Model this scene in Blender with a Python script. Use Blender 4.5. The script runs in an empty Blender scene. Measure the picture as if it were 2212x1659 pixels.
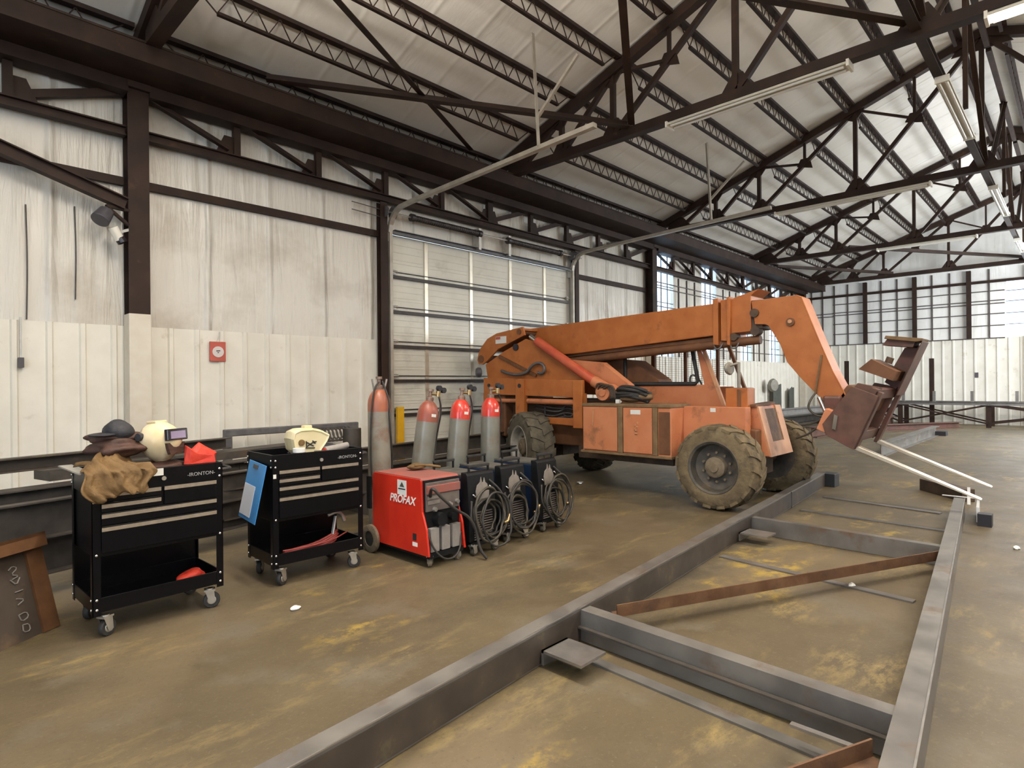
import bpy, bmesh, math, random
from mathutils import Vector, Matrix
R = random.Random(7)
C = bpy.context.scene.collection
sc = bpy.context.scene
V = Vector

# ------------------------------------------------------------------ materials
MAT = {}
def mat(name, c1, c2=None, rough=.6, metal=0., scale=6., detail=4., bump=0., stretch=None, bscale=None, lo=.35, hi=.65,
        c3=None, scale3=2.0, lo3=.55, hi3=.7, spec=.5, coat=0., alpha=1., rvar=0.):
    m = bpy.data.materials.new(name); m.use_nodes = True; MAT[name] = m
    nt = m.node_tree; N = nt.nodes; L = nt.links
    b = N['Principled BSDF']; b.inputs['Roughness'].default_value = rough; b.inputs['Metallic'].default_value = metal
    b.inputs['Specular IOR Level'].default_value = spec
    if coat: b.inputs['Coat Weight'].default_value = coat; b.inputs['Coat Roughness'].default_value = .08
    b.inputs['Base Color'].default_value = (*c1, 1)
    tc = N.new('ShaderNodeTexCoord'); mp = N.new('ShaderNodeMapping'); L.new(tc.outputs['Object'], mp.inputs['Vector'])
    if stretch: mp.inputs['Scale'].default_value = stretch
    col = None
    if c2 is not None:
        n = N.new('ShaderNodeTexNoise'); n.inputs['Scale'].default_value = scale; n.inputs['Detail'].default_value = detail
        L.new(mp.outputs['Vector'], n.inputs['Vector'])
        r = N.new('ShaderNodeValToRGB'); r.color_ramp.elements[0].position = lo; r.color_ramp.elements[1].position = hi
        r.color_ramp.elements[0].color = (*c1, 1); r.color_ramp.elements[1].color = (*c2, 1)
        L.new(n.outputs['Fac'], r.inputs['Fac']); col = r.outputs['Color']
        if rvar:
            mr = N.new('ShaderNodeMapRange'); mr.inputs['To Min'].default_value = rough - rvar; mr.inputs['To Max'].default_value = min(1, rough + rvar)
            L.new(n.outputs['Fac'], mr.inputs['Value']); L.new(mr.outputs['Result'], b.inputs['Roughness'])
    if c3 is not None:
        n3 = N.new('ShaderNodeTexNoise'); n3.inputs['Scale'].default_value = scale3; n3.inputs['Detail'].default_value = 6
        n3.inputs['Roughness'].default_value = .65
        L.new(tc.outputs['Object'], n3.inputs['Vector'])
        r3 = N.new('ShaderNodeMapRange'); r3.inputs['From Min'].default_value = lo3; r3.inputs['From Max'].default_value = hi3
        L.new(n3.outputs['Fac'], r3.inputs['Value'])
        mx = N.new('ShaderNodeMix'); mx.data_type = 'RGBA'
        L.new(r3.outputs['Result'], mx.inputs['Factor'])
        if col: L.new(col, mx.inputs['A'])
        else: mx.inputs['A'].default_value = (*c1, 1)
        mx.inputs['B'].default_value = (*c3, 1); col = mx.outputs['Result']
    if col: L.new(col, b.inputs['Base Color'])
    if bump:
        nb = N.new('ShaderNodeTexNoise'); nb.inputs['Scale'].default_value = bscale or scale * 3; nb.inputs['Detail'].default_value = 5
        L.new(mp.outputs['Vector'], nb.inputs['Vector'])
        bp = N.new('ShaderNodeBump'); bp.inputs['Strength'].default_value = bump; bp.inputs['Distance'].default_value = .02
        L.new(nb.outputs['Fac'], bp.inputs['Height']); L.new(bp.outputs['Normal'], b.inputs['Normal'])
    if alpha < 1: b.inputs['Alpha'].default_value = alpha
    return m

mat('beam_paint', (.022, .0115, .0085), (.040, .021, .014), .6, scale=3, c3=(.075, .037, .02), scale3=4, lo3=.62, hi3=.75, spec=.25)
mat('joist_paint', (.024, .014, .0115), (.04, .023, .018), .6, scale=4, spec=.25)
mat('liner_paint', (.71, .68, .60), (.78, .75, .67), .38, scale=3, c3=(.5, .44, .34), scale3=3.5, lo3=.60, hi3=.78)
mat('column_white', (.66, .62, .53), (.60, .54, .45), .5, scale=5)
mat('door_skin', (.60, .58, .50), (.66, .64, .56), .4, scale=2.5, c3=(.40, .37, .31), scale3=1.2, lo3=.58, hi3=.8)
mat('galvanised', (.52, .50, .46), (.42, .40, .37), .35, .7, scale=12)
mat('track_steel', (.33, .30, .25), (.42, .38, .32), .45, .4, scale=6)
mat('stile_steel', (.72, .68, .58), (.62, .57, .46), .3, .6, scale=6)
mat('door_rib', (.035, .029, .028), (.055, .045, .042), .45, .3, scale=8)
mat('white_enamel', (.80, .77, .68), None, .3)
mat('tube_glass', (.86, .84, .78), None, .18)
mat('cart_black', (.0018, .0018, .003), (.003, .003, .0045), .32, scale=20, spec=.22)
mat('tray_liner', (.05, .05, .048), (.08, .075, .07), .7, scale=9)
mat('trim_alu', (.62, .54, .45), (.52, .45, .37), .35, .75, scale=30)
mat('chrome', (.75, .75, .76), None, .12, 1.)
mat('zinc', (.62, .60, .55), (.5, .48, .44), .32, .85, scale=18)
mat('rubber', (.018, .017, .017), (.03, .028, .027), .65, scale=20)
mat('hub_red', (.25, .02, .015), None, .4)
mat('leather_tan', (.115, .062, .018), (.175, .10, .034), .75, scale=9, bump=.5, bscale=30)
mat('leather_dark', (.045, .020, .014), (.075, .032, .02), .7, scale=8, bump=.5, bscale=24)
mat('cap_black', (.014, .014, .020), (.03, .03, .036), .7, scale=14, bump=.3)
mat('helmet_cream', (.66, .52, .30), (.74, .64, .44), .32, scale=7, c3=(.30, .16, .06), scale3=6, lo3=.56, hi3=.72)
mat('helmet_ivory', (.62, .54, .32), (.68, .60, .40), .4, scale=6)
mat('lens_dark', (.02, .017, .022), None, .1)
mat('lens_violet', (.26, .20, .33), None, .08)
mat('red_cloth', (.62, .045, .02), (.50, .025, .012), .6, scale=9, bump=.3)
mat('paper', (.72, .72, .68), (.66, .66, .63), .7, scale=8)
mat('paper_white', (.72, .76, .86), (.64, .70, .82), .7, scale=4)
mat('blue_plastic', (.06, .30, .70), (.05, .25, .62), .4, scale=5)
mat('ink', (.02, .02, .025), None, .6)
mat('letter_grey', (.30, .30, .30), None, .4)
mat('letter_white', (.82, .78, .74), None, .5)
mat('welder_red', (.60, .030, .012), (.52, .022, .010), .42, scale=5, c3=(.20, .022, .016), scale3=38, lo3=.63, hi3=.70)
mat('welder_top', (.22, .09, .075), (.32, .08, .06), .7, scale=7)
mat('welder_face', (.10, .08, .075), (.15, .125, .11), .5, scale=9)
mat('vent_grey', (.22, .20, .185), (.28, .255, .235), .55, scale=14)
mat('welder_blue', (.005, .012, .036), (.008, .020, .048), .4, scale=5)
mat('welder_dark', (.005, .0055, .007), (.010, .0105, .0115), .5, scale=8, spec=.25)
mat('dust_grey', (.06, .058, .05), (.10, .095, .083), .75, scale=9)
mat('knob_plate', (.17, .148, .128), (.22, .195, .17), .45, scale=14)
mat('cable', (.020, .018, .016), (.036, .032, .027), .55, scale=10)
mat('cable_tan', (.062, .052, .035), (.042, .036, .026), .5, scale=12)
mat('hose_red', (.30, .055, .045), (.22, .03, .025), .5, scale=12)
mat('gas_grey', (.16, .165, .145), (.21, .205, .175), .35, .15, scale=5, c3=(.17, .115, .075), scale3=3, lo3=.52, hi3=.72)
mat('gas_grey_worn', (.20, .185, .155), (.26, .24, .20), .4, .15, scale=6, c3=(.20, .10, .06), scale3=3.5, lo3=.50, hi3=.70)
mat('gas_red', (.58, .045, .028), (.48, .03, .02), .25, scale=6, coat=.4)
mat('gas_orange', (.34, .11, .055), (.26, .085, .05), .4, scale=8)
mat('gas_rust', (.30, .07, .045), (.20, .075, .05), .4, scale=9)
mat('neck_steel', (.20, .13, .10), (.28, .2, .16), .45, .5, scale=16)
mat('brass', (.50, .36, .18), (.4, .28, .14), .3, .9, scale=14)
mat('yellow_paint', (.72, .40, .015), (.62, .33, .012), .45, scale=6)
mat('mill_steel', (.155, .145, .135), (.235, .222, .205), .45, .55, scale=4, c3=(.16, .10, .06), scale3=3, lo3=.56, hi3=.72, rvar=.12)
mat('mill_edge', (.42, .40, .38), (.33, .31, .29), .33, .8, scale=9)
mat('web_rust', (.045, .036, .029), (.075, .058, .045), .55, .2, scale=5, c3=(.13, .11, .06), scale3=5, lo3=.6, hi3=.72)
mat('rust', (.105, .048, .022), (.165, .085, .042), .7, .2, scale=8, c3=(.07, .038, .024), scale3=5, lo3=.5, hi3=.7, bump=.2)
mat('rust_plate', (.060, .043, .032), (.085, .064, .048), .65, .25, scale=3, c3=(.20, .12, .06), scale3=2.5, lo3=.55, hi3=.75)
mat('rust_edge', (.15, .066, .024), (.11, .048, .018), .7, .2, scale=12)
mat('dark_steel', (.055, .048, .042), (.095, .083, .072), .55, .4, scale=6, c3=(.10, .07, .045), scale3=3)
mat('grey_tube', (.11, .108, .115), (.16, .155, .155), .5, .4, scale=10)
mat('lift_orange', (.36, .108, .023), (.42, .138, .034), .48, scale=5, c3=(.20, .065, .022), scale3=4.5, lo3=.60, hi3=.76)
mat('lift_pink', (.48, .165, .072), (.53, .205, .095), .55, scale=4, c3=(.22, .095, .045), scale3=3.5, lo3=.57, hi3=.74)
mat('lift_faded', (.55, .29, .155), (.47, .22, .11), .6, scale=5, c3=(.25, .13, .06), scale3=4, lo3=.56, hi3=.74)
mat('lift_brown', (.11, .045, .019), (.16, .068, .028), .65, scale=6)
mat('lift_dark', (.05, .032, .022), (.09, .055, .035), .7, scale=8)
mat('lift_grime', (.14, .085, .04), (.20, .125, .06), .8, scale=9)
mat('ram_red', (.42, .065, .035), (.48, .10, .045), .4, scale=6)
mat('carriage_brown', (.085, .042, .030), (.13, .066, .045), .55, .2, scale=7, c3=(.15, .055, .045), scale3=3, lo3=.5, hi3=.7)
mat('fork_steel', (.74, .67, .55), (.62, .54, .43), .3, .75, scale=8)
mat('mud_tyre', (.115, .085, .048), (.185, .14, .078), .9, scale=7, c3=(.05, .042, .03), scale3=5, lo3=.52, hi3=.68, bump=.6, bscale=22)
mat('rear_tyre', (.065, .058, .043), (.115, .10, .072), .88, scale=8, bump=.5, bscale=20)
mat('rim_dark', (.055, .05, .046), (.10, .088, .072), .65, .2, scale=7, c3=(.15, .11, .065), scale3=5)
mat('rim_white', (.42, .40, .36), (.30, .28, .24), .5, scale=6, c3=(.2, .17, .12), scale3=4)
mat('hub_mud', (.135, .105, .07), (.19, .15, .10), .8, scale=18, bump=.4)
mat('grey_box', (.075, .07, .08), None, .4)
mat('sign_red', (.50, .10, .07), (.44, .085, .06), .5, scale=8)
mat('sign_white', (.64, .58, .56), None, .5)
mat('fan_grey', (.22, .20, .17), (.28, .26, .22), .5, .3, scale=8)
mat('sheet_green', (.060, .066, .055), (.09, .094, .08), .6, scale=6)
mat('salmon', (.50, .17, .12), None, .6)
mat('wood_block', (.055, .045, .036), (.08, .065, .05), .8, scale=10)
mat('alu_bright', (.80, .78, .76), None, .3, .6)
mat('chalk', (.20, .185, .165), None, .9)
mat('muntin', (.075, .062, .06), (.11, .09, .08), .5, .2, scale=9)
mat('bench_grey', (.17, .16, .155), (.22, .21, .2), .5, .3, scale=6)

def emat(name, c, s):
    m = bpy.data.materials.new(name); m.use_nodes = True; N = m.node_tree.nodes; N.clear()
    e = N.new('ShaderNodeEmission'); e.inputs['Color'].default_value = (*c, 1); e.inputs['Strength'].default_value = s
    o = N.new('ShaderNodeOutputMaterial'); m.node_tree.links.new(e.outputs[0], o.inputs['Surface']); MAT[name] = m
emat('lit_tube', (1, .86, .66), 14)
emat('lamp_pilot', (1, .25, .15), 3)
def glass():
    m = bpy.data.materials.new('pane'); m.use_nodes = True; nt = m.node_tree; N = nt.nodes; N.clear()
    t = N.new('ShaderNodeBsdfTransparent'); t.inputs['Color'].default_value = (.93, .97, 1, 1)
    g = N.new('ShaderNodeBsdfGlossy'); g.inputs['Roughness'].default_value = .05
    x = N.new('ShaderNodeMixShader'); x.inputs['Fac'].default_value = .06
    o = N.new('ShaderNodeOutputMaterial')
    nt.links.new(t.outputs[0], x.inputs[1]); nt.links.new(g.outputs[0], x.inputs[2]); nt.links.new(x.outputs[0], o.inputs['Surface'])
    MAT['pane'] = m
glass()

def vinyl(name, base, dirt, rough, along, seam, amp, dirt_lo=.5, zdirt=None):
    """foil faced insulation: creases hanging along one axis, seams every few metres"""
    m = bpy.data.materials.new(name); m.use_nodes = True; nt = m.node_tree; N = nt.nodes; L = nt.links; MAT[name] = m
    b = N['Principled BSDF']; b.inputs['Roughness'].default_value = rough; b.inputs['Specular IOR Level'].default_value = .6
    tc = N.new('ShaderNodeTexCoord')
    mp = N.new('ShaderNodeMapping'); mp.inputs['Scale'].default_value = along; L.new(tc.outputs['Object'], mp.inputs['Vector'])
    n1 = N.new('ShaderNodeTexNoise'); n1.inputs['Scale'].default_value = 2.2; n1.inputs['Detail'].default_value = 5; n1.inputs['Distortion'].default_value = .4
    L.new(mp.outputs['Vector'], n1.inputs['Vector'])
    n2 = N.new('ShaderNodeTexNoise'); n2.inputs['Scale'].default_value = 1.1; n2.inputs['Detail'].default_value = 6; n2.inputs['Roughness'].default_value = .6
    L.new(tc.outputs['Object'], n2.inputs['Vector'])
    r = N.new('ShaderNodeValToRGB'); r.color_ramp.elements[0].position = dirt_lo; r.color_ramp.elements[1].position = .78
    r.color_ramp.elements[0].color = (*base, 1); r.color_ramp.elements[1].color = (*dirt, 1)
    L.new(n2.outputs['Fac'], r.inputs['Fac'])
    L.new(r.outputs['Color'], b.inputs['Base Color'])
    w = N.new('ShaderNodeTexWave'); w.wave_type = 'BANDS'; w.bands_direction = 'X'; w.inputs['Scale'].default_value = seam; w.inputs['Distortion'].default_value = .3
    L.new(tc.outputs['Object'], w.inputs['Vector'])
    pw = N.new('ShaderNodeMath'); pw.operation = 'POWER'; pw.inputs[1].default_value = 40; L.new(w.outputs['Fac'], pw.inputs[0])
    ad = N.new('ShaderNodeMath'); ad.operation = 'MULTIPLY_ADD'; ad.inputs[1].default_value = .6
    L.new(pw.outputs[0], ad.inputs[0]); L.new(n1.outputs['Fac'], ad.inputs[2])
    bp = N.new('ShaderNodeBump'); bp.inputs['Strength'].default_value = amp; bp.inputs['Distance'].default_value = .05
    L.new(ad.outputs[0], bp.inputs['Height']); L.new(bp.outputs['Normal'], b.inputs['Normal'])
vinyl('wall_foil', (.66, .625, .56), (.42, .37, .30), .30, (3.2, 3.2, .32), .38, 1.0)
vinyl('roof_foil', (.80, .765, .70), (.66, .625, .56), .42, (1.6, .5, .5), .42, .3)
vinyl('back_foil', (.84, .83, .80), (.70, .68, .64), .5, (2, 2.5, .3), .3, .4)

def floor_mat():
    m = bpy.data.materials.new('floor_concrete'); m.use_nodes = True; nt = m.node_tree; N = nt.nodes; L = nt.links; MAT['floor_concrete'] = m
    b = N['Principled BSDF']
    tc = N.new('ShaderNodeTexCoord')
    def noise(s, d=6, r=.6, st=None, off=0, dist=0):
        mp = N.new('ShaderNodeMapping'); mp.inputs['Location'].default_value = (off, off * .7, 0)
        mp.inputs['Rotation'].default_value = (0, 0, .35)
        if st: mp.inputs['Scale'].default_value = st
        L.new(tc.outputs['Object'], mp.inputs['Vector'])
        n = N.new('ShaderNodeTexNoise'); n.inputs['Scale'].default_value = s; n.inputs['Detail'].default_value = d; n.inputs['Roughness'].default_value = r
        n.inputs['Distortion'].default_value = dist
        L.new(mp.outputs['Vector'], n.inputs['Vector']); return n.outputs['Fac']
    def mask(f, a, c):
        r = N.new('ShaderNodeMapRange'); r.inputs['From Min'].default_value = a; r.inputs['From Max'].default_value = c; L.new(f, r.inputs['Value']); return r.outputs['Result']
    def mul(a, c):
        x = N.new('ShaderNodeMath'); x.operation = 'MULTIPLY'; L.new(a, x.inputs[0]); L.new(c, x.inputs[1]); return x.outputs[0]
    def mix(f, a, col):
        x = N.new('ShaderNodeMix'); x.data_type = 'RGBA'; L.new(f, x.inputs['Factor'])
        if isinstance(a, tuple): x.inputs['A'].default_value = (*a, 1)
        else: L.new(a, x.inputs['A'])
        x.inputs['B'].default_value = (*col, 1); return x.outputs['Result']
    c = mix(mask(noise(.9), .35, .65), (.078, .058, .031), (.112, .086, .047))
    c = mix(mask(noise(.55, 6, .6, None, 61), .46, .66), c, (.150, .112, .064))
    c = mix(mask(noise(1.6, off=9), .55, .72), c, (.130, .110, .078))
    # worn yellow paint, in streaky patches
    y = mul(mask(noise(1.15, 7, .65, (.7, 2.0, 1), 3.1, .3), .52, .66), mask(noise(9, 8, .75, (.6, 1.4, 1), 17), .44, .60))
    c = mix(y, c, (.235, .175, .07))
    y2 = mul(mask(noise(.55, 5, .6, (1, 1.8, 1), 41), .60, .68), mask(noise(7, 8, .7, None, 5), .46, .58))
    c = mix(y2, c, (.31, .215, .045))
    # dark oil and tyre marks
    c = mix(mul(mask(noise(.8, 6, .6, (.45, 2.2, 1), 23), .56, .74), mask(noise(6, 6, .7, None, 2), .35, .6)), c, (.050, .040, .028))
    c = mix(mask(noise(34, 5, .75, None, 11), .56, .74), c, (.068, .053, .036))
    c = mix(mask(noise(45, 6, .8, None, 31), .56, .76), c, (.20, .158, .105))
    L.new(c, b.inputs['Base Color'])
    rr = N.new('ShaderNodeMapRange'); rr.inputs['To Min'].default_value = .40; rr.inputs['To Max'].default_value = .72
    L.new(noise(2.2, off=7), rr.inputs['Value']); L.new(rr.outputs['Result'], b.inputs['Roughness'])
    bp = N.new('ShaderNodeBump'); bp.inputs['Strength'].default_value = .18; bp.inputs['Distance'].default_value = .01
    L.new(noise(24, 6), bp.inputs['Height']); L.new(bp.outputs['Normal'], b.inputs['Normal'])
floor_mat()

# ------------------------------------------------------------------ mesh helpers
ROOT = {}
class MB:
    def __init__(s): s.bm = bmesh.new()
    def face(s, pts):
        return s.bm.faces.new([s.bm.verts.new(p) for p in pts])
    def box(s, lo, hi, M=None):
        (a, b, c), (d, e, f) = lo, hi
        p = [V(q) for q in ((a,b,c),(d,b,c),(d,e,c),(a,e,c),(a,b,f),(d,b,f),(d,e,f),(a,e,f))]
        if M: p = [M @ q for q in p]
        v = [s.bm.verts.new(q) for q in p]
        for i in ((0,3,2,1),(4,5,6,7),(0,1,5,4),(1,2,6,5),(2,3,7,6),(3,0,4,7)): s.bm.faces.new([v[k] for k in i])
        return s
    def cbox(s, c, size, M=None):
        return s.box([c[i]-size[i]/2 for i in range(3)], [c[i]+size[i]/2 for i in range(3)], M)
    def sweep(s, a, b, poly, up=(0,0,1), cap=True):
        """poly: list of (side, up) offsets; side = dir x up"""
        a, b = V(a), V(b); d = (b-a).normalized(); u = V(up)
        if abs(d.dot(u.normalized())) > .999: u = V((0,1,0))
        r = d.cross(u).normalized(); u = r.cross(d).normalized()
        A = [s.bm.verts.new(a + r*x + u*y) for x, y in poly]; B = [s.bm.verts.new(b + r*x + u*y) for x, y in poly]
        n = len(poly)
        for i in range(n): s.bm.faces.new((A[i], A[(i+1)%n], B[(i+1)%n], B[i]))
        if cap: s.bm.faces.new(A[::-1]); s.bm.faces.new(B)
        return s
    def bar(s, a, b, w, h, up=(0,0,1)):
        return s.sweep(a, b, [(-w/2,-h/2),(w/2,-h/2),(w/2,h/2),(-w/2,h/2)], up)
    def ibeam(s, a, b, w, h, t=.012, up=(0,0,1)):
        x, y = w/2, h/2
        return s.sweep(a, b, [(-x,-y),(x,-y),(x,-y+t),(t/2,-y+t),(t/2,y-t),(x,y-t),(x,y),(-x,y),(-x,y-t),(-t/2,y-t),(-t/2,-y+t),(-x,-y+t)], up)
    def chan(s, a, b, w, h, t=.012, up=(0,0,1), flip=1):
        p = [(0,0),(w,0),(w,t),(t,t),(t,h-t),(w,h-t),(w,h),(0,h)]
        return s.sweep(a, b, [(x*flip, y) for x, y in (p if flip > 0 else p[::-1])], up)
    def angle(s, a, b, w, h, t=.01, up=(0,0,1), flip=1):
        p = [(0,0),(w,0),(w,t),(t,t),(t,h),(0,h)]
        return s.sweep(a, b, [(x*flip, y) for x, y in (p if flip > 0 else p[::-1])], up)
    def prism(s, pts, axis, d0, d1):
        def mk(p, d):
            return {'x': (d, p[0], p[1]), 'y': (p[0], d, p[1]), 'z': (p[0], p[1], d)}[axis]
        A = [s.bm.verts.new(mk(p, d0)) for p in pts]; B = [s.bm.verts.new(mk(p, d1)) for p in pts]; n = len(pts)
        for i in range(n): s.bm.faces.new((A[i], A[(i+1)%n], B[(i+1)%n], B[i]))
        s.bm.faces.new(A[::-1]); s.bm.faces.new(B); return s
    def tube(s, pts, r, n=8, smooth=0, closed=False):
        P = [V(p) for p in pts]
        for _ in range(smooth):
            Q = [] if closed else [P[0]]
            m = len(P)
            for i in range(m if closed else m-1):
                p, q = P[i], P[(i+1)%m]; Q += [p*.75+q*.25, p*.25+q*.75]
            if not closed: Q.append(P[-1])
            P = Q
        m = len(P); rings = []; u = None
        for i in range(m):
            if closed: d = P[(i+1)%m]-P[i-1]
            else: d = P[min(i+1, m-1)]-P[max(i-1, 0)]
            if d.length < 1e-7: d = V((0,0,1))
            d.normalize()
            if u is None: u = d.orthogonal().normalized()
            else:
                u = u - d*u.dot(d)
                u = u.normalized() if u.length > 1e-5 else d.orthogonal().normalized()
            w = d.cross(u)
            rings.append([s.bm.verts.new(P[i] + (u*math.cos(2*math.pi*k/n) + w*math.sin(2*math.pi*k/n))*r) for k in range(n)])
        for i in range(m if closed else m-1):
            a, b = rings[i], rings[(i+1)%m]
            for k in range(n): s.bm.faces.new((a[k], a[(k+1)%n], b[(k+1)%n], b[k]))
        if not closed: s.bm.faces.new(rings[0][::-1]); s.bm.faces.new(rings[-1])
        return s
    def cyl(s, a, b, r, r2=None, n=16):
        a, b = V(a), V(b); r2 = r if r2 is None else r2
        d = (b-a).normalized(); u = d.orthogonal().normalized(); w = d.cross(u)
        A = [s.bm.verts.new(a+(u*math.cos(2*math.pi*k/n)+w*math.sin(2*math.pi*k/n))*r) for k in range(n)]
        B = [s.bm.verts.new(b+(u*math.cos(2*math.pi*k/n)+w*math.sin(2*math.pi*k/n))*r2) for k in range(n)]
        for k in range(n): s.bm.faces.new((A[k], A[(k+1)%n], B[(k+1)%n], B[k]))
        s.bm.faces.new(A[::-1]); s.bm.faces.new(B); return s
    def lathe(s, prof, o, axis, n=28, hollow=False):
        """prof: (radius, distance along axis)"""
        o = V(o); d = V(axis).normalized(); u = d.orthogonal().normalized(); w = d.cross(u); rings = []
        for r, t in prof:
            rings.append([s.bm.verts.new(o+d*t+(u*math.cos(2*math.pi*k/n)+w*math.sin(2*math.pi*k/n))*max(r, 1e-4)) for k in range(n)])
        for a, b in zip(rings, rings[1:]):
            for k in range(n): s.bm.faces.new((a[k], a[(k+1)%n], b[(k+1)%n], b[k]))
        if hollow:
            a, b = rings[-1], rings[0]
            for k in range(n): s.bm.faces.new((a[k], a[(k+1)%n], b[(k+1)%n], b[k]))
        else: s.bm.faces.new(rings[0][::-1]); s.bm.faces.new(rings[-1])
        return s
    def blob(s, c, r, seg=16, ring=10, f=None, M=None):
        """ellipsoid, f(v) may displace the unit sphere"""
        res = bmesh.ops.create_uvsphere(s.bm, u_segments=seg, v_segments=ring, radius=1)
        for v in res['verts']:
            p = v.co.copy()
            if f: p = V(f(p))
            p = V((p.x*r[0], p.y*r[1], p.z*r[2]))
            if M: p = M @ p
            v.co = p + V(c)
        return s
    def build(s, name, m, parent=None, smooth=False, bevel=0., label=None, seg=2):
        bmesh.ops.recalc_face_normals(s.bm, faces=s.bm.faces)
        me = bpy.data.meshes.new(name); s.bm.to_mesh(me); s.bm.free()
        o = bpy.data.objects.new(name, me); C.objects.link(o)
        me.materials.append(MAT[m])
        if smooth:
            for p in me.polygons: p.use_smooth = True
        if smooth == 'auto':
            me.set_sharp_from_angle(angle=math.radians(38))
        if parent is not None:
            root = parent
            while root.parent: root = root.parent
            off = ROOT.get(root.name)
            if off is not None: me.transform(Matrix.Translation(-V(off)))
            o.parent = parent; ROOT[o.name] = None
        if bevel:
            b = o.modifiers.new('edge', 'BEVEL'); b.width = bevel; b.segments = seg; b.limit_method = 'ANGLE'; b.angle_limit = math.radians(40)
        if label: o['label'] = label
        return o

def tag(o, label, cat, group=None, kind=None):
    o['label'] = label; o['category'] = cat
    if group: o['group'] = group
    if kind: o['kind'] = kind
    return o
def thing(name, label, cat, loc=(0,0,0), group=None, local=False, rz=0.):
    """Empty at the base of the thing; its parts are given in world coordinates unless local"""
    o = bpy.data.objects.new(name, None); C.objects.link(o); o.empty_display_size = .1
    o.location = loc; o.rotation_euler = (0, 0, rz)
    tag(o, label, cat, group); ROOT[o.name] = None if local else tuple(loc)
    return o
def solo(mb, name, m, label, cat, group=None, smooth=False, bevel=0., kind=None):
    """a thing that is one mesh: its origin is put at its base"""
    o = mb.build(name, m, None, smooth, bevel); vs = [v.co for v in o.data.vertices]
    c = V(((min(v.x for v in vs)+max(v.x for v in vs))/2, (min(v.y for v in vs)+max(v.y for v in vs))/2, min(v.z for v in vs)))
    o.data.transform(Matrix.Translation(-c)); o.location = c
    return tag(o, label, cat, group, kind)
def struct(mb, name, m, parent=None, **k):
    o = mb.build(name, m, parent, **k)
    if parent is None: o['kind'] = 'structure'
    return o
def dup(root, loc, rz, label):
    def cp(o, par):
        c = o.copy(); C.objects.link(c)
        if par: c.parent = par
        for ch in o.children: cp(ch, c)
        return c
    r = cp(root, None); r.location = loc; r.rotation_euler = (0, 0, rz); r['label'] = label; ROOT[r.name] = None
    return r
def text(name, body, size, m, parent, loc, rot, shear=0., ext=.001, bold=0.):
    cu = bpy.data.curves.new(name, 'FONT'); cu.body = body; cu.size = size; cu.extrude = ext; cu.shear = shear; cu.offset = bold
    cu.align_x = 'CENTER'; cu.align_y = 'CENTER'; cu.materials.append(MAT[m])
    tmp = bpy.data.objects.new('text_tmp', cu); C.objects.link(tmp); bpy.context.view_layer.update()
    me = bpy.data.meshes.new_from_object(tmp.evaluated_get(bpy.context.evaluated_depsgraph_get()))
    bpy.data.objects.remove(tmp); bpy.data.curves.remove(cu); me.name = name
    o = bpy.data.objects.new(name, me); C.objects.link(o); o.parent = parent; o.location = loc; o.rotation_euler = rot; ROOT[o.name] = None
    return o
def shift(parent, p):
    return tuple(V(p) - V(ROOT[parent.name])) if ROOT.get(parent.name) else p
# ------------------------------------------------------------------ building shell
X0, X1, YL, YR, RIDGE, SL = -9., 26.1, 8.3, -5.7, 1.3, .35
def roofz(y): return 5.775 + SL*(7.6-(y if y >= RIDGE else 2*RIDGE-y))
struct(MB().box((X0-.3, YR-.3, -.2), (X1+.3, YL+.4, 0)), 'floor', 'floor_concrete')
def holed(lo, hi, holes, axis, d0, d1):
    """wall slab in (u,z) with rectangular holes, thickness d0..d1 on the other axis"""
    us = sorted({lo[0], hi[0], *[h[0] for h in holes], *[h[2] for h in holes]}); zs = sorted({lo[1], hi[1], *[h[1] for h in holes], *[h[3] for h in holes]})
    mb = MB()
    for a, b in zip(us, us[1:]):
        run = None
        for c, d in zip(zs, zs[1:]):
            m = ((a+b)/2, (c+d)/2)
            if any(h[0] < m[0] < h[2] and h[1] < m[1] < h[3] for h in holes):
                continue
            if axis == 'y': mb.box((a, d0, c), (b, d1, d))
            else: mb.box((d0, a, c), (d1, b, d))
    return mb
DOOR = (5.70, 0., 10.42, 4.07)
WIN = [(14.32, 15.23), (16.95, 17.95), (19.75, 20.65), (22.3, 23.3)]
struct(holed((X0, 0), (X1, 5.5), [DOOR]+[(a, 2.27, b, 5.05) for a, b in WIN], 'y', YL, YL+.12), 'wall_left', 'wall_foil')
struct(holed((YR, 0), (YL, 5.5), [(-5., 3.0, 1.86, 4.9)], 'x', X1, X1+.12), 'wall_back', 'back_foil')
struct(MB().prism([(YR, 5.49), (YL+.1, 5.49), (RIDGE, roofz(RIDGE)+.05)], 'x', X1, X1+.12), 'wall_back_gable', 'back_foil')
struct(holed((X0, 0), (X1, 5.5), [(-6, 2.4, -1, 4.8), (16, 2.2, 25, 4.6)], 'y', YR-.12, YR), 'wall_right', 'wall_foil')  # unseen window openings added to let sky light in
struct(holed((YR, 0), (YL, 5.5), [(-3.5, 0, 2.5, 4.4)], 'x', X0-.12, X0), 'wall_front', 'wall_foil')  # unseen doorway opening added so sky light floods in
struct(MB().prism([(YR, 5.49), (YL+.1, 5.49), (RIDGE, roofz(RIDGE)+.05)], 'x', X0-.12, X0), 'wall_front_gable', 'wall_foil')
mb = MB().prism([(YL+.25, roofz(YL+.25)), (RIDGE, roofz(RIDGE)), (RIDGE, roofz(RIDGE)+.14), (YL+.25, roofz(YL+.25)+.14)], 'x', X0-.2, X1+.2)
struct(mb, 'ceiling', 'roof_foil')
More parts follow.
